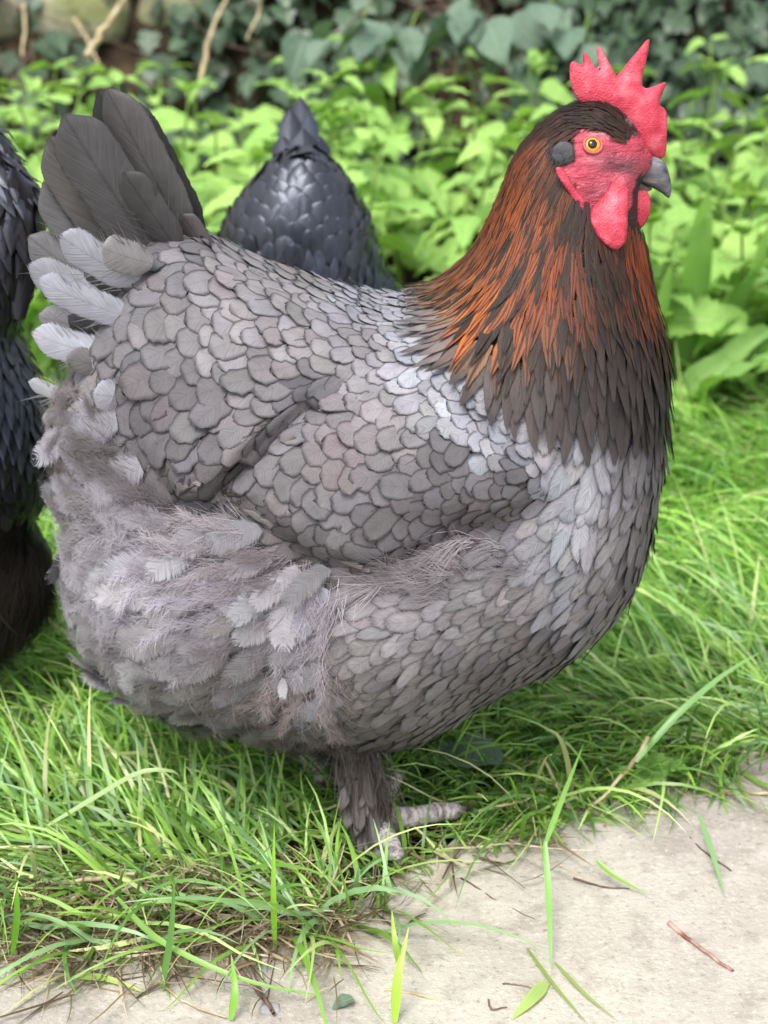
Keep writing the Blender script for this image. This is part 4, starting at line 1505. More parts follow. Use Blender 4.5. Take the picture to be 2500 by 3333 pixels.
dv /= np.linalg.norm(dv, axis=1)[:, None]
v, f, uv, tt = strands(root, dv, np.tile([0, -1.0, 0], (n, 1)), rng.uniform(.016, .034, n), .0007, .2, lin((120, 110, 106), A) * rng.uniform(.6, 1.3, n)[:, None])
sb.add(v, f, uv, tt)
sb.build('shank_down', M['fluff'], leg)['kind'] = 'stuff'


# ------------------------------------------------------------------ the black hens
def black_hen(label, outline, Y, k, field, fluffpoly, legs, cell=.004, far=1.0, spacing=.5, seed_n=20000, tail_spec=(), front=lambda q: q):
    p = chaikin([D(*q_, Y)[[0, 2]] for q_ in outline], 2)
    s_ = Solid(p, cell, k, far=far)
    v, f = s_.mesh()
    v = v + np.array([0, Y, 0])
    h = empty('hen', (float(v[:, 0].mean()), Y, 0))
    tag(h, label, 'hen')
    mesh_obj('body', v, f, M['skin'], h, tint=np.tile(lin((22, 20, 22)), (len(v), 1)))
    sf_ = Surf(v, f)
    near = (sf_.V[sf_.T].mean(1)[:, 1] < Y + .004).astype(float)
    pts, nr = sf_.sample(seed_n, near)
    qs = proj(pts)
    px = K / FPX * (Y - CAM_Y) * 1.05
    fl = inside(fluffpoly, qs[:, 0], qs[:, 1]) if fluffpoly else np.zeros(len(qs), bool)
    idx = np.where(~fl)[0]
    val = field(qs[idx])
    W = val[:, 3] * px
    acc = dart(pts[idx], np.minimum(val[:, 2] * px * .45, W * .8))
    items = []
    for a in acc:
        i = idx[a]
        vv = val[a]
        ang = math.atan2(vv[1], vv[0]) + rng.normal(0, .15)
        dv = img_dir((math.cos(ang), math.sin(ang)))
        L = vv[2] * px * 1.15 * rng.uniform(.85, 1.15)
        Wd = W[a] * 1.2 * rng.uniform(.85, 1.15)
        V = feather_on(sf_, pts[i] - dv * L * .45, dv, nr[i], L, Wd, .0015,   .0034 * rng.uniform(.3, 1.8), 'round' if vv[3] > 30 else 'lance', .1)
        vis = 1.0 if -50 < qs[i, 0] < 1700 and -50 < qs[i, 1] < 2250 else .01
        items.append((V, vv[4:7] * rng.uniform(.2, .8), Wd * L * max(.05, -nr[i] @ FW) * vis))
    items.sort(key=lambda r: -r[2])
    rest = Bag()
    for n_, (V, t, sc) in enumerate(items):
        if n_ < 220:
            mesh_obj('feather', V, FGRID, M['black'], h, FUV, np.tile(t, (len(V), 1)))
        else:
            rest.add(V, FGRID, FUV, t)
        V2 = V.copy()
        V2[:, 1] = Y + (Y - V2[:, 1]) * far
        rest.add(V2, FGRID[:, ::-1], FUV, t)
    rest.build('feather', M['black'], h)['kind'] = 'stuff'
    if fl.any():
        idx = np.where(fl)[0]
        idx = idx[dart(pts[idx], np.full(len(idx), .007))]
        fb_ = Bag()
        vv = field(qs[idx])
        fluff(fb_, pts[idx], nr[idx], vv[:, :2], vv[:, 4:7] * .8, 40, .028, .003, .0007)
        fb_.build('down', M['dark_fluff'], h)['kind'] = 'stuff'
    for r_, t_, y0, y1, wd, sg, cl in tail_spec:
        big_feather('tail_feather', D(*r_, y0), D(*t_, y1), wd * px, h, sg, 0, cl, M['black'], rng.uniform(-.3, .3))
    for x, dy in legs:
        c = np.array([x, Y + dy, 0])
        make_leg(h, c + np.array([0, 0, .16]), c + np.array([0, 0, .02]), [([c + np.array([0, 0, .02]), c + np.array([a, b_, .012]), c + np.array([a * 2, b_ * 2, .006])], .007)
                                                                      for a, b_ in ((.03, 0), (.02, .02), (.02, -.02), (-.02, 0))], M['leg'], 1, (70, 66, 66))
    return h


B1, B2, B3 = (34, 31, 32), (44, 44, 52), (54, 58, 72)
midf = Field([(640, 380, 270, 46, 34, B1), (560, 430, 285, 56, 44, B1), (720, 430, 255, 56, 44, B2), (520, 540, 290, 60, 46, B1), (640, 500, 270, 56, 42, B2), (760, 540, 255, 50, 36, B2),
              (560, 620, 280, 46, 22, B2), (680, 620, 270, 44, 20, B3), (800, 620, 250, 42, 20, B3), (650, 760, 270, 44, 20, B2), (850, 700, 250, 40, 20, B2)])
mid = black_hen('black hen with raised narrow tail bending down behind the grey hen',
                [(612, 345), (575, 372), (535, 412), (505, 460), (487, 510), (478, 560), (470, 640), (480, 760), (520, 860), (590, 930), (700, 950), (800, 900), (860, 800), (885, 720), (872, 655),
                 (830, 600), (806, 540), (786, 470), (752, 400), (715, 358), (690, 338), (650, 325)], .42, 1.5, midf, None, [(-.22, .02), (-.14, .02)], far=1.6,
                tail_spec=[((640, 420), (648, 205), .44, .52, 52, .0, (34, 34, 40)), ((660, 420), (668, 240), .43, .50, 46, .0, (48, 62, 76)), ((620, 430), (628, 232), .43, .50, 52, .0, (30, 28, 32)),
                           ((655, 410), (655, 275), .41, .46, 66, .0, (34, 32, 36)), ((610, 430), (618, 290), .41, .46, 54, .05, (28, 26, 28)), ((690, 430), (684, 290), .41, .46, 50, -.05, (36, 36, 42))])
# its lowered neck and head, out of sight behind the grey hen
hv, hf, _ = tube(curve_pts([D(660, 900, .36), D(690, 1050, .28), D(720, 1250, .25), D(745, 1330, .24)], 12), [.07, .066, .06, .052, .045, .04, .034, .03, .028, .027, .024, .012], 14)
mesh_obj('neck', hv, hf, M['skin'], mid, tint=np.tile(lin((22, 20, 22)), (len(hv), 1)))

leftf = Field([(20, 400, 70, 60, 26, (46, 38, 38)), (60, 500, 80, 60, 26, (52, 42, 40)), (20, 600, 85, 60, 26, (36, 30, 32)), (50, 680, 95, 60, 26, (24, 22, 24)), (-100, 600, 30, 60, 40, B1),
               (30, 780, 70, 60, 30, B2), (70, 880, 80, 56, 28, B3), (20, 920, 85, 56, 28, B3), (80, 1000, 95, 56, 28, B2), (20, 1060, 90, 56, 30, B1), (-200, 800, 30, 60, 40, B1),
               (60, 1150, 130, 60, 40, (54, 48, 45)), (40, 1280, 140, 60, 40, (60, 53, 49)), (100, 1240, 110, 60, 40, (54, 48, 45)), (-200, 1250, 90, 60, 40, (40, 36, 34))])
black_hen('black hen with brown tinged tail partly cut off at the left edge',
          [(-520, 700), (-420, 620), (-300, 600), (-180, 540), (-90, 420), (-50, 300), (-15, 268), (15, 320), (48, 376), (74, 410), (84, 440), (86, 510), (78, 590), (52, 655), (20, 722), (60, 790), (86, 870),
           (100, 970), (108, 1040), (92, 1090), (50, 1128), (104, 1190), (116, 1250), (112, 1300), (86, 1352), (38, 1392), (-50, 1420), (-250, 1400), (-420, 1280), (-560, 1100), (-600, 850)],
          .14, 1.3, leftf, [(-700, 1110), (130, 1110), (150, 1500), (-700, 1500)], [(-.32, .0), (-.36, .06)],
          tail_spec=[((10, 700), (-8, 275), .12, .13, 70, .0, (40, 34, 34)), ((40, 690), (40, 355), .11, .12, 70, .03, (46, 38, 36)), ((-20, 640), (-70, 330), .12, .13, 80, 0, (30, 28, 30))])


# ------------------------------------------------------------------ plants
def leaf_mesh(name, kind, mat, seed):
    r = np.random.default_rng(seed)
    if kind == 'nettle':
        nv, nu = 23, 5
        v = np.linspace(0, 1, nv)
        base = np.where(v < .22, .55 + .45 * np.sin(v / .22 * math.pi / 2), np.clip((1.0 - v) / .78, 0, 1) ** .75)
        wv_ = .36 * base * np.where(np.arange(nv) % 2 == 0, 1.0, .79)
        wv_[0] = .14
        back = np.where(v < .2, -.10 * (1 - v / .2), 0)
    elif kind == 'ivy':
        nv, nu = 11, 5
        v = np.linspace(0, 1, nv)
        wv_ = np.array([.12, .40, .46, .36, .34, .48, .34, .22, .20, .12, .01])
        back = np.where(v < .2, -.12 * (1 - v / .2), 0)
    elif kind == 'bramble':
        nv, nu = 19, 5
        v = np.linspace(0, 1, nv)
        wv_ = .44 * np.sin(np.clip(v, .03, .99) ** .75 * math.pi) ** .8 * np.where(np.arange(nv) % 2 == 0, 1.0, .93) * (1.08 - .25 * v)
        back = 0 * v
    else:
        nv, nu = 15, 5
        v = np.linspace(0, 1, nv)
        wv_ = .055 * np.sin(np.clip(v, .05, .99) * math.pi) ** .5
        back = 0 * v
    u = np.linspace(-1, 1, nu)
    U, Vv = np.meshgrid(u, v)
    x = U * wv_[:, None]
    y = Vv + back[:, None] * np.abs(U) + .05 * np.abs(U) * (kind == 'nettle')
    droop = r.uniform(.12, .38)
    z = -droop * Vv ** 2 + .22 * np.abs(U) * wv_[:, None] * r.uniform(.4, 1.4) + .02 * np.sin(Vv * 18 + r.uniform(0, 6)) * np.abs(U) + r.normal(0, .05) * U * Vv
    V = np.stack([x, y, z], -1).reshape(-1, 3)
    uv = np.stack([(U + 1) / 2, Vv], -1).reshape(-1, 2)
    o_ = mesh_obj(name, V, grid_faces(nu, nv), mat, None, uv, np.ones((len(V), 3)))
    me = o_.data
    bpy.data.objects.remove(o_)
    return me


NETTLE = [leaf_mesh('nettle_leaf', 'nettle', M['nettle'], i) for i in range(8)]
IVY = [leaf_mesh('ivy_leaf', 'ivy', M['ivy'], i + 20) for i in range(6)]
BRAM = [leaf_mesh('bramble_leaf', 'bramble', M['bramble'], i + 40) for i in range(4)]
DOCK = [leaf_mesh('broad_leaf', 'dock', M['dock'], i + 60) for i in range(3)]


def put_leaf(name, me, parent, loc, heading, pitch, roll, size):
    o_ = bpy.data.objects.new(name, me)
    COL.objects.link(o_)
    o_.rotation_mode = 'XYZ'
    m = Matrix.Translation(loc) @ Matrix.Rotation(heading, 4, 'Z') @ Matrix.Rotation(pitch, 4, 'X') @ Matrix.Rotation(roll, 4, 'Y') @ Matrix.Scale(size, 4)
    if parent:
        m = Matrix.Translation(-parent.location) @ m
        o_.parent = parent
    o_.matrix_basis = m
    return o_


def zone(px, py, row):
    names = [(130, 'by the left edge hen'), (330, 'left of the grey tail'), (480, 'behind the grey tail tips'), (640, 'just right of the grey tail'), (820, 'left of the black hen tail'),
             (960, 'right behind the black hen tail'), (1130, 'just right of the black hen tail'), (1320, 'midway to the copper neck'), (1560, 'just left of the copper neck'), (1850, 'behind the crown and comb'),
             (2060, 'behind the comb front'), (2200, 'just right of the beak'), (2360, 'well right of the beak'), (9999, 'at the right edge')]
    side = next(n_ for lim, n_ in names if px < lim)
    return side, row


def nettle(x, y, h, row, big=1.0):
    top = proj(np.array([x, y, h])) * K
    side, row_ = zone(top[0], top[1], row)
    pl = empty('nettle_plant', (x, y, -.01))
    if big > 1.14:
        lab = 'broad toothed nettle in front ' + side
    else:
        lab = {'front': 'low front row nettle ', 'fore': 'second row nettle ', 'middle': 'middle row nettle ', 'mid2': 'fuller middle nettle ', 'back': 'tall rear nettle ', 'last': 'rearmost nettle under the ivy '}[row] + side
    tag(pl, lab, 'nettle', 'nettle plants behind the hens')
    lx, ly = rng.normal(0, .05), rng.normal(-.02, .04)
    ctrl = np.array([[x, y, -.01], [x + lx * .4, y + ly * .4, h * .5], [x + lx, y + ly, h]])
    c = curve_pts(ctrl, 8)
    v, f, uv = tube(c, np.linspace(.0035, .0018, 8), 6)
    mesh_obj('stem', v, f, M['stem'], pl, uv)
    nodes = max(4, int(h / .05))
    a0 = rng.uniform(0, math.pi)
    for k_ in range(nodes):
        t = .22 + .78 * (k_ + 1) / nodes
        i = t * 7
        i0 = min(int(i), 6)
        p = c[i0] + (c[i0 + 1] - c[i0]) * (i - i0)
        size = (.092 - .048 * max(0, (t - .55) / .45) ** 1.3) * rng.uniform(.75, 1.25) * min(big, 1.05)
        for s_ in (0, 1):
            hd = a0 + k_ * math.pi / 2 + s_ * math.pi + rng.normal(0, .3)
            put_leaf('leaf', NETTLE[int(rng.integers(8))], pl, Vector(p) + Vector((-math.sin(hd), math.cos(hd), .2)) * .016, hd, rng.uniform(-.6, .25) + .45 * (t - .5), rng.normal(0, .35), size)
    if big >= .9:
        for s_ in range(3):
            hd = rng.uniform(0, 6.28)
            put_leaf('leaf', NETTLE[int(rng.integers(8))], pl, Vector(c[-1]), hd, rng.uniform(.2, .9), 0, .035)


n_net = 0
rows = [(.98, 'front', .20, .30), (1.06, 'fore', .24, .34), (1.20, 'middle', .28, .38), (1.34, 'mid2', .30, .40), (1.48, 'back', .30, .41), (1.62, 'last', .30, .42)]
for yy, rw, h0, h1 in rows:
    half = (yy - CAM_Y) * 1250 / FPX * 1.06 + .22
    x = -half
    while x < half:
        x += rng.uniform(.075, .115)
        # the soil bay right of the hen stays a little more open in front
        X_ = x + rng.normal(0, .02)
        hh = rng.uniform(h0, h1)
        if yy < 1.0 and X_ < .12 and X_ > -.1:
            continue
        nettle(X_, yy + rng.normal(0, .03), hh, rw, rng.uniform(.75, 1.13))
        n_net += 1
print('nettles', n_net)

# big nettle leaves drawn out right of the breast
for px, py, y, h in ((2240, 880, .92, .27), (2380, 640, .94, .34), (2440, 980, .90, .22), (2190, 1080, .88, .2), (2120, 760, .95, .3)):
    p = P(px, py, y)
    nettle(p[0], y, max(.12, p[2] + .03), 'front', 1.15)

# two that would otherwise read the same are told apart by height
same = {}
for o in list(SC.objects):
    if o.name.startswith('nettle_plant'):
        same.setdefault(o['label'], []).append(o)
for lab, lst in same.items():
    if len(lst) == 2:
        lst.sort(key=lambda o_: max(c_.matrix_basis.translation.z for c_ in o_.children if c_.name.startswith('leaf')))
        lst[0]['label'] = 'shorter ' + lab
        lst[1]['label'] = 'taller ' + lab

# ivy over the bank
ivy = empty('ivy', (0.2, 1.8, .1))
tag(ivy, 'dark green ivy covering the bank behind the nettles', 'ivy')
cand = []
for _ in range(6400):
    x = rng.uniform(-1.1, 1.15) if rng.random() < .7 else rng.uniform(-3, 3)
    z = rng.uniform(.12, .75) if rng.random() < .75 else rng.uniform(.3, 1.15)
    y = 1.70 + .30 * (z - .05) / .5 + rng.normal(0, .025)
    if -2.4 < x < -.36 and rng.random() < .82:
        continue
    if -.36 <= x < -.15 and rng.random() < .35:
        continue
    if .02 < x < .2 and .26 < z < .50 and rng.random() < .7:      # dry stems show here
        continue
    q_ = proj(np.array([x, y, z])) * K
    vis = -60 < q_[0] < 2560 and -60 < q_[1] < 560
    cand.append((not vis, rng.random(), x, y, z, rng.uniform(.030, .052)))
cand.sort()
ib = Bag()
for n_, (nvis, _, x, y, z, sz) in enumerate(cand):
    me = IVY[n_ % 6]
    hd = math.pi + rng.normal(0, .9)
    pit, rol = rng.uniform(-1.2, -.15), rng.normal(0, .5)
    if n_ < 300:
        put_leaf('leaf', me, ivy, Vector((x, y, z)), hd, pit, rol, sz)
    else:
        mt = Matrix.Translation((x, y, z)) @ Matrix.Rotation(hd, 4, 'Z') @ Matrix.Rotation(pit, 4, 'X') @ Matrix.Rotation(rol, 4, 'Y') @ Matrix.Scale(sz, 4)
        mm = np.array(mt)
        v = np.array([q_.co[:] for q_ in me.vertices]) @ mm[:3, :3].T + mm[:3, 3]
        f = np.array([p_.vertices[:] for p_ in me.polygons])
        uv = np.stack([np.tile((np.linspace(-1, 1, 5) + 1) / 2, 11), np.repeat(np.linspace(0, 1, 11), 5)], 1)
        ib.add(v, f, uv, np.ones(3) * rng.uniform(.7, 1.2))
ib.build('leaf', M['ivy'], ivy)['kind'] = 'stuff'

# bramble sprays hanging over the ivy
BR = [(1180, 60, 'above the copper neck'), (1330, 110, 'just left of the red comb'), (1500, 55, 'top middle over the ivy'), (1640, 140, 'behind the tips of the red comb'),
      (1780, 60, 'top right over the ivy'), (1900, 120, 'between the comb and the right ivy')]
for px, py, wh in BR:
    p = P(px, py, 1.62)
    br = empty('bramble_spray', tuple(p))
    tag(br, 'bluish green bramble spray ' + wh, 'bramble', 'bramble sprays over the ivy')
    stemv, f, uv = tube(curve_pts([p + np.array([.03, .22, -.05]), p + np.array([.02, .1, .03]), p], 7), np.linspace(.003, .0016, 7), 6)
    mesh_obj('stem', stemv, f, M['stem'], br, uv)
    for k_ in range(8):
        hd = math.pi + (k_ % 5 - 2) * .9 + rng.normal(0, .3)
        put_leaf('leaf', BRAM[k_ % 4], br, Vector(p) + Vector((rng.normal(0, .035), -.01 * k_, rng.normal(0, .03))), hd, rng.uniform(-.9, -.3), rng.normal(0, .3), rng.uniform(.05, .08))


# dry canes and stems against the bank
def stick(name, label, cat, ctrl, r0, r1, mat, group=None, n=10, parent=None):
    c = curve_pts(ctrl, n)
    c = c + rng.normal(0, r0 * .25, c.shape)
    v, f, uv = tube(c, np.linspace(r0, r1, n) * rng.uniform(.88, 1.12, n), 7)
    return tag(mesh_obj(name, v, f, mat, None, uv), label, cat, group)


CG = 'dry canes against the bank'
stick('dry_cane', 'thick pale cane leaning above the grey tail tips', 'cane', [P(275, 185, 1.55), P(340, 95, 1.62), P(420, -30, 1.7)], .0055, .004, M['straw'], CG)
stick('dry_cane', 'thin pale cane leaning left of the centre black hen', 'cane', [P(650, 260, 1.6), P(690, 100, 1.65), P(745, -20, 1.7)], .004, .0022, M['straw'], CG)
stick('dry_cane', 'forked thin stem beside the stones in the upper left', 'cane', [P(240, 60, 1.75), P(285, 130, 1.7), P(330, 220, 1.62)], .0028, .002, M['straw'], CG)
stick('dry_cane', 'upright dry stem in front of the mossy stones', 'cane', [P(80, 10, 1.8), P(82, 90, 1.78), P(70, 180, 1.72)], .003, .002, M['straw'], CG)
stick('dry_cane', 'slender stem hanging at the top between tail and black hen', 'cane', [P(850, -20, 1.65), P(840, 50, 1.65), P(800, 130, 1.62)], .0025, .0015, M['straw'], CG)
tb = Bag()
for _ in range(70):
    x, z = rng.uniform(-.02, .22), rng.uniform(.22, .5)
    if rng.random() < .35:
        x, z = rng.uniform(-.7, -.2), rng.uniform(.2, .45)
    p = np.array([x, 1.66 + rng.uniform(-.02, .08), z])
    d1 = rng.normal(0, .05, 3) * np.array([1, .3, 1])
    v, f, uv = tube(curve_pts([p - d1, p + rng.normal(0, .012, 3), p + d1], 6), np.full(6, rng.uniform(.0009, .002)), 5)
    tb.add(v, f, uv)
tag(tb.build('dry_stems', M['twig']), 'tangle of thin dry stems hanging on the bank', 'stems', kind='stuff')


# ------------------------------------------------------------------ grass
def blades(root, head, L, W, elev0, bend, tint, lev=6, fold=0.0):
    n = len(root)
    t = np.linspace(0, 1, lev)
    el = elev0[:, None] - bend[:, None] * t[None] ** 1.2
    hd = head[:, None] + (rng.normal(0, .35, n))[:, None] * t[None]
    st = np.stack([np.cos(el) * np.cos(hd), np.cos(el) * np.sin(hd), np.sin(el)], -1)
    P0 = root[:, None] + np.concatenate([np.zeros((n, 1, 3)), np.cumsum(st[:, :-1] * (L / (lev - 1))[:, None, None], 1)], 1)
    P0[..., 2] = np.maximum(P0[..., 2], .002 + .012 * rng.random((n, 1)))
    roll = rng.uniform(-.9, .9, n)
    sd = np.stack([-np.sin(head), np.cos(head), np.zeros(n)], 1)
    sd = sd * np.cos(roll)[:, None] + np.array([0, 0, 1.0]) * np.sin(roll)[:, None]
    wd = (W[:, None] * np.clip(1.05 - t ** 2.2, .06, 1) * np.clip(.55 + t * 1.5, 0, 1))[..., None] * sd[:, None] * .5
    V = np.stack([P0 - wd, P0 + wd], 2).reshape(-1, 3)
    f = grid_faces(2, lev)
    F = (f[None] + (np.arange(n) * lev * 2)[:, None, None]).reshape(-1, 4)
    uv = np.zeros((n, lev, 2, 2))
    uv[..., 1, 0] = 1
    uv[..., 1] = t[None, :, None]
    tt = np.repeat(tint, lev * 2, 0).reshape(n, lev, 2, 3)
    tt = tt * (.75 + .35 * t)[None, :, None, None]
    return V, F, uv.reshape(-1, 2), tt.reshape(-1, 3)


GC = np.array([lin((116, 158, 62)), lin((144, 186, 82)), lin((96, 140, 66)), lin((176, 208, 122)), lin((136, 174, 116)), lin((196, 202, 140))])


def grass_patch(n, xr, yr, Lr, Wr, el, bn, headf, keep=None, bag=None, bright=1.0):
    root = np.stack([rng.uniform(*xr, n), rng.uniform(*yr, n), np.full(n, -.006)], 1)
    dd = root[:, 1] - edge_y(root[:, 0])
    k_ = dd > rng.exponential(.013, n) - .008
    # thinner, dying grass along the left part of the edge
    k_ &= (dd > .065) | (root[:, 0] > -.07) | (rng.random(n) < .38)
    if keep is not None:
        k_ &= keep(root)
    root = root[k_]
    n = len(root)
    head = headf(root) + rng.normal(0, .55, n)
    tint = GC[rng.choice(6, n, p=[.3, .26, .16, .1, .1, .08])] * rng.uniform(.65, 1.3, n)[:, None] * bright * 1.1
    L = rng.uniform(*Lr, n) * rng.uniform(.6, 1.15, n)
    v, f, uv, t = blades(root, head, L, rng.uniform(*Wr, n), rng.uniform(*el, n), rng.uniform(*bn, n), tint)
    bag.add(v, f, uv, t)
    return n


def flow(root):
    x, y = root[:, 0], root[:, 1]
    # swept aside in tufts: left of the hen to the lower left, right of it towards the left and the camera
    a = np.where(x < 0, math.radians(200), math.radians(200)) + .9 * np.sin(x * 9 + 2 * np.sin(y * 7)) + .6 * np.sin(y * 13 + x * 5)
    return a


def trod(root):
    """trodden round the near foot"""
    f_ = np.array([hl[0] + .03, hl[1] - .01])
    dd = np.hypot((root[:, 0] - f_[0]) / .08, (root[:, 1] - f_[1] + .012) / .062)
    return (dd > 1) | (rng.random(len(root)) < .06)


gb = Bag()
total = grass_patch(19000, (-.62, .62), (-.26, .22), (.045, .11), (.0018, .0044), (.15, 1.15), (.4, 1.5), flow, trod, gb)
total += grass_patch(13000, (-.75, .78), (.2, .62), (.08, .18), (.0022, .0046), (.15, 1.05), (.5, 1.5), flow, None, gb, 1.25)
total += grass_patch(9000, (-.95, 1.0), (.6, 1.2), (.06, .16), (.0024, .0048), (.4, 1.3), (.6, 1.7), flow, None, gb, 1.25)
total += grass_patch(8000, (-2.5, 2.5), (-.2, 1.6), (.05, .14), (.003, .005), (.4, 1.3), (.6, 1.7), flow, lambda r: np.abs(r[:, 0]) > .6 + .15 * r[:, 1], gb)
total += grass_patch(2600, (.18, .75), (.62, 1.0), (.10, .2), (.0022, .0046), (.3, 1.3), (.6, 1.7), flow, None, gb, 1.25)
total += grass_patch(1500, (-.12, .2), (-.12, .1), (.018, .04), (.0014, .003), (.2, 1.2), (.4, 1.6), flow, lambda r_: ~trod(r_), gb)
print('grass', total)
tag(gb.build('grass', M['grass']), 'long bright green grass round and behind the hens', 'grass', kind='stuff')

# bigger blades near the camera and over the edge of the path
lb = Bag()
n = 420
root = np.stack([rng.uniform(-.5, .5, n), np.zeros(n), np.full(n, -.003)], 1)
root[:, 1] = edge_y(root[:, 0]) + rng.exponential(.035, n) - .006
k_ = trod(root)
root = root[k_]
n = len(root)
tint = GC[rng.choice(6, n)] * rng.uniform(.8, 1.25, n)[:, None]
v, f, uv, t = blades(root, rng.uniform(math.radians(180), math.radians(360), n), rng.uniform(.06, .15, n), rng.uniform(.0024, .0046, n), rng.uniform(.5, 1.4, n), rng.uniform(.8, 2.0, n), tint, 9)
lb.add(v, f, uv, t)
tag(lb.build('long_grass', M['grass']), 'broad grass blades leaning over the path edge', 'grass', kind='stuff')

# dead straw-coloured litter along the edge
db = Bag()
n = 3400
root = np.stack([rng.uniform(-.6, .6, n), np.zeros(n), np.full(n, .003)], 1)
root[:, 0] = np.where(rng.random(n) < .7, rng.uniform(-.4, -.03, n), root[:, 0])
root[:, 1] = edge_y(root[:, 0]) + rng.normal(.022, .028, n)
tint = np.array([lin((222, 206, 172), .85), lin((168, 146, 110), .75), lin((128, 108, 84), .75)])[rng.choice(3, n)] * rng.uniform(.7, 1.1, n)[:, None]
v, f, uv, t = blades(root, rng.uniform(0, 6.28, n), rng.uniform(.015, .07, n), rng.uniform(.0008, .0022, n), rng.uniform(0, .4, n), rng.uniform(0, .5, n), tint, 5)
db.add(v, f, uv, t)
tag(db.build('dead_grass', M['grass']), 'dry straw coloured grass litter along the path edge', 'litter', kind='stuff')

# grit on the path
pb = Bag()
pv, pf = ball(1, 6, 4)
n = 2600
for _ in range(n):
    x = rng.uniform(-.5, .5)
    y = edge_y(np.array(x)) - rng.uniform(-.01, .42)
    r_ = rng.uniform(.0005, .0016) if rng.random() < .95 else rng.uniform(.0016, .003)
    pb.add(pv * r_ * rng.uniform(.6, 1.3, 3) + np.array([x, y, .0006]), pf)
tag(pb.build('grit', M['pebble']), 'fine grit scattered on the dusty path', 'grit', kind='stuff')


# ------------------------------------------------------------------ single things lying on the path
def lie(name, label, cat, pxs, w_px, mat, z=.005, group=None):
    c = [G(px, py, zz) for (px, py), zz in zip(pxs, z if isinstance(z, (list, tuple)) else [z] * len(pxs))]
    sc = np.linalg.norm(c[0] - CAMP) / FPX
    return stick(name, label, cat, c, w_px * sc * .5, w_px * sc * .32, mat, group, 12)


STRAW = 'straws lying on the path edge'
TW = 'twigs lying on the path'
lie('straw', 'thick pale straw lying level left of the foot, upper of two', 'straw', [(173, 2872), (300, 2860), (437, 2845)], 20, M['straw'], [.012, .014, .016], STRAW)
lie('straw', 'long thin straw lying level below the thick pale one', 'straw', [(330, 2900), (520, 2890), (705, 2893)], 12, M['straw'], .010, STRAW)
lie('straw', 'short straw slanting down beside the grey stones', 'straw', [(331, 2907), (290, 3000), (249, 3103)], 13, M['straw'], [.012, .009, .005], STRAW)
lie('straw', 'broad flat straw slanting to the lower left corner stone', 'straw', [(260, 2910), (170, 3020), (75, 3130)], 20, M['straw'], [.012, .009, .006], STRAW)
lie('straw', 'small straw stub on the bare soil left of centre', 'straw', [(805, 3050), (875, 3025)], 22, M['straw'], .006, STRAW)
lie('straw', 'short pale straw at the right edge of the path', 'straw', [(2365, 2583), (2430, 2582), (2530, 2586)], 14, M['straw'], .006, STRAW)
lie('straw', 'tan straw leaning on the grass in front of the toe', 'straw', [(1555, 2640), (1640, 2620), (1725, 2602)], 12, M['straw'], [.02, .022, .02], STRAW)
lie('straw', 'curved thin straw on the path at the bottom left', 'straw', [(535, 3212), (620, 3270), (735, 3312)], 8, M['straw'], .004, STRAW)
lie('straw', 'pale straw on the path at the bottom centre', 'straw', [(1250, 3222), (1340, 3232), (1432, 3256)], 10, M['straw'], .004, STRAW)
lie('dry_stalk', 'pale flowering stalk standing in the grass right of the toe', 'stalk', [(2112, 2400), (2030, 2520), (1913, 2639)], 16, M['straw'], [.05, .03, .008], STRAW)
lie('dry_stalk', 'thin dry stalk leaning left of the pale flowering stalk', 'stalk', [(1772, 2473), (1815, 2560), (1855, 2640)], 11, M['straw'], [.04, .02, .006], STRAW)
lie('dry_stalk', 'forked dry stalk end lying below the flowering stalk', 'stalk', [(1990, 2560), (1960, 2620), (1968, 2690)], 11, M['straw'], [.02, .01, .006], STRAW)
lie('stick', 'reddish bare stick lying alone on the path at right', 'stick', [(2177, 3005), (2280, 3085), (2388, 3162)], 15, M['stick'], .005)
lie('twig', 'dark twig lying on the path right below the foot', 'twig', [(1500, 2860), (1640, 2945), (1780, 3014)], 9, M['twig'], .004, TW)
lie('twig', 'thin grey twig slanting across the upper right path', 'twig', [(2222, 2707), (2290, 2770), (2380, 2835)], 9, M['twig'], .004, TW)
lie('twig', 'thin twig close to the right edge of the path', 'twig', [(2310, 2680), (2400, 2695), (2510, 2722)], 8, M['twig'], .004, TW)
lie('twig', 'brown twig lying just below the dry flowering stalk', 'twig', [(2019, 2594), (2100, 2620), (2184, 2642)], 11, M['twig'], .006, TW)
lie('twig', 'short dark twig in the middle of the path', 'twig', [(1868, 2858), (1960, 2885), (2048, 2893)], 7, M['twig'], .004, TW)
lie('twig', 'little twig near the bottom centre beside the wide blade', 'twig', [(1635, 3203), (1690, 3208), (1748, 3222)], 9, M['twig'], .004, TW)
lie('twig', 'tiny curled rootlet on the path at bottom centre', 'twig', [(1590, 3255), (1600, 3285), (1650, 3278)], 7, M['twig'], .004, TW)
lie('dry_stalk', 'bundle of dark dry stalks crossing the path at lower left', 'stalk', [(620, 2985), (760, 3130), (900, 3300)], 20, M['twig'], .006, STRAW)
lie('dry_stalk', 'dark thin stalk beside the dry stalk bundle', 'stalk', [(700, 2990), (800, 3120), (880, 3290)], 9, M['twig'], .008, STRAW)

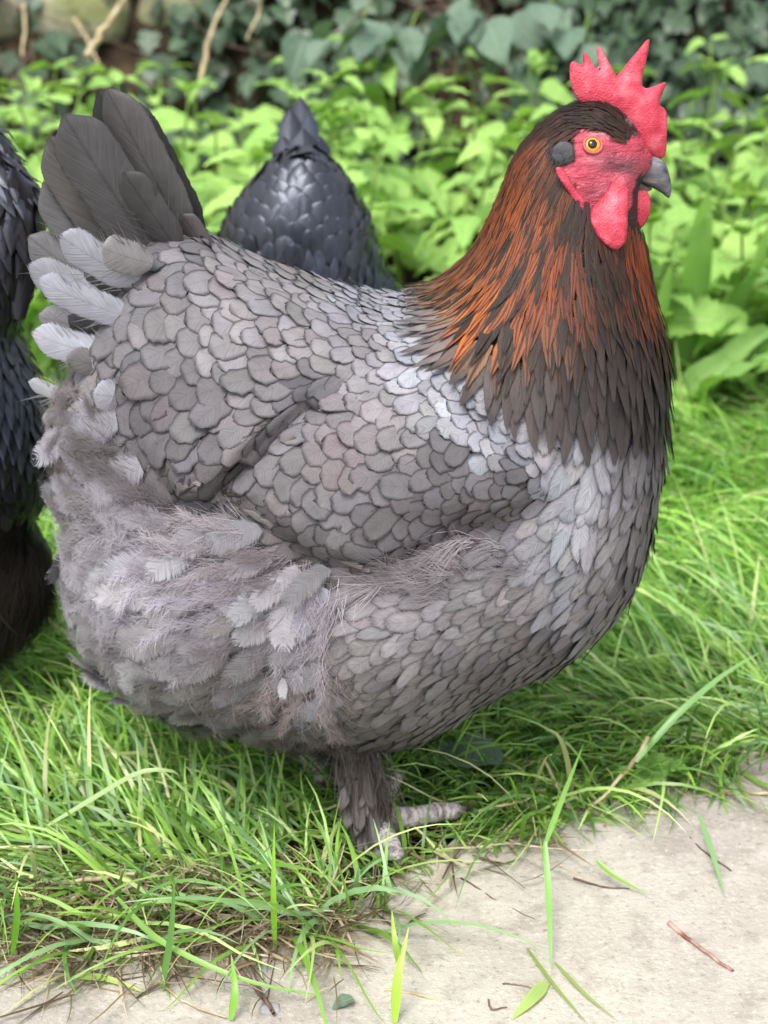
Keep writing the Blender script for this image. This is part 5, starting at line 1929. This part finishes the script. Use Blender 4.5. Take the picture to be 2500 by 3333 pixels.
for px, py, wpx, lab in ((85, 3060, 88, 'blue grey stone at the left edge of the path'), (352, 3146, 84, 'flat grey stone half sunk in the path at left'), (300, 3140, 44, 'small white stone beside the flat grey one'),
                         (868, 3165, 50, 'small grey stone right of the dry stalk bundle'), (2370, 3203, 18, 'tiny dark pebble below the reddish stick'), (880, 3300, 60, 'pale stone at the bottom edge left of centre')):
    p = G(px, py, 0)
    sc = np.linalg.norm(p - CAMP) / FPX
    v, f = rock(wpx * sc * .5, wpx * sc * .45, wpx * sc * .3, px * .1)
    o = mesh_obj('stone', v + p + np.array([0, 0, wpx * sc * .12]), f, M['pebble'])
    tag(o, lab, 'stone', 'loose stones on the path')


def big_blade(label, pxs, zs, w_px, col, name='grass_blade'):
    c = curve_pts([G(px, py, z) for (px, py), z in zip(pxs, zs)], 14)
    t = np.linspace(0, 1, 14)
    sc = np.linalg.norm(c[0] - CAMP) / FPX
    tg = np.gradient(c, axis=0)
    tg /= np.linalg.norm(tg, axis=1)[:, None]
    vw = c - CAMP
    nrm = np.array([0, -.5, .85])
    sd = np.cross(tg, nrm)
    sd /= np.linalg.norm(sd, axis=1)[:, None]
    wd = w_px * sc * .5 * np.clip(1.02 - t ** 2.5, .05, 1) * np.clip(.5 + 2 * t, 0, 1)
    V = np.stack([c - sd * wd[:, None], c + np.cross(sd, tg) * (wd * -.35)[:, None], c + sd * wd[:, None]], 1).reshape(-1, 3)
    uv = np.stack([np.tile([0, .5, 1], 14), np.repeat(t, 3)], 1)
    o = mesh_obj(name, V, grid_faces(3, 14), M['grass'], None, uv, np.tile(lin(col, .8), (len(V), 1)))
    return tag(o, label, 'grass blade', 'single grass blades over the path')


big_blade('long straight blade lying down the middle of the right path', [(1775, 2740), (1785, 2900), (1790, 3020), (1795, 3170)], [.05, .03, .02, .006], 22, (150, 200, 110))
big_blade('bright blade rising at the bottom centre edge', [(1285, 3330), (1295, 3180), (1330, 3020)], [.004, .03, .05], 32, (180, 220, 80))
big_blade('bright blade beside the bottom centre one, bent left', [(1300, 3150), (1285, 3060), (1275, 2960)], [.03, .05, .06], 20, (176, 216, 90))
big_blade('broad yellowish blade lying at bottom centre of the path', [(1780, 3195), (1730, 3250), (1665, 3320)], [.006, .008, .004], 44, (186, 214, 120))
big_blade('thin blade slanting to the bottom edge right of centre', [(1715, 3085), (1800, 3200), (1915, 3335)], [.006, .008, .006], 12, (150, 176, 90))
big_blade('long thin blade curving to the bottom right of centre', [(1805, 3130), (1900, 3230), (2010, 3320)], [.006, .008, .006], 12, (158, 184, 100))
big_blade('bluish blade lying loose on the right path', [(2275, 2650), (2320, 2780), (2360, 2920)], [.02, .014, .006], 20, (150, 192, 130))
big_blade('long arching blade sweeping over the lower left path', [(380, 2920), (520, 3060), (800, 3190), (1100, 3250)], [.03, .03, .02, .006], 20, (150, 196, 96))
big_blade('upright blade standing at lower left of the path', [(525, 3220), (555, 3050), (570, 2850)], [.005, .04, .08], 24, (110, 160, 80))
big_blade('short upright blade at the bottom left of centre', [(750, 3320), (765, 3220), (752, 3110)], [.004, .02, .03], 26, (140, 196, 70))
big_blade('yellow green blade lying flat at the lower left', [(250, 3178), (350, 3185), (480, 3235)], [.006, .008, .004], 24, (190, 214, 110))
big_blade('bright blade upright left of the foot', [(895, 3080), (890, 2900), (893, 2680)], [.01, .05, .09], 20, (150, 206, 60))
big_blade('tall pale blade arching over the left grass', [(150, 2690), (300, 2600), (450, 2515), (560, 2510), (590, 2540)], [.03, .05, .07, .07, .06], 20, (184, 208, 140))
big_blade('green blade near the left edge reaching the stone', [(40, 3110), (55, 2980), (50, 2830)], [.01, .04, .07], 24, (120, 180, 50))
big_blade('pale blade rising right of the breast over the grass', [(1640, 2190), (1760, 2080), (1900, 1960), (2100, 1880)], [.08, .11, .14, .15], 22, (168, 208, 130))
big_blade('long pale blade leaning in the grass at right', [(2070, 2480), (2200, 2330), (2350, 2200), (2480, 2120)], [.04, .07, .09, .1], 24, (150, 196, 120))
big_blade('straight blade crossing from path to grass right of the toe', [(1770, 2760), (1830, 2600), (1900, 2420)], [.03, .05, .07], 20, (140, 190, 90))
big_blade('short blade over the path below the flowering stalk', [(1940, 2800), (2000, 2850), (2110, 2912)], [.02, .014, .006], 18, (140, 186, 70))

# broad leaves in the grass
for px, py, z, hd, sz, lab in ((2192, 2470, .02, 2.4, .055, 'toothed green leaf flat in the grass at the right path edge'), (1627, 2490, .02, 1.2, .075, 'dark broad leaf in the grass right of the thigh'),
                               (1150, 3250, .006, 2.0, .014, 'small round leaf on the path at bottom centre')):
    p = G(px, py, z)
    o = put_leaf('loose_leaf', (NETTLE[0] if 'toothed' in lab else BRAM[1]), None, Vector(p), hd, .1, .1, sz)
    tag(o, lab, 'leaf')
# broad pale grassy stems right of the beak
for px, py, y, lab in ((2250, 560, .95, 'clump of pale strap leaves just right of the beak'), (2420, 520, 1.0, 'clump of strap leaves near the right edge below the ivy'), (2130, 700, .9, 'clump of pale strap leaves behind the beak and wattle')):
    p = P(px, py, y)
    cl = empty('strap_leaf_plant', (p[0], y, -.01))
    tag(cl, lab, 'plant', 'strap leaved plants in the nettles')
    for k_ in range(9):
        put_leaf('leaf', DOCK[k_ % 3], cl, Vector((p[0] + rng.normal(0, .015), y + rng.normal(0, .015), -.01)), rng.uniform(0, 6.28), rng.uniform(.75, 1.4), rng.normal(0, .3), (p[2] + .02) * rng.uniform(.75, 1.1))
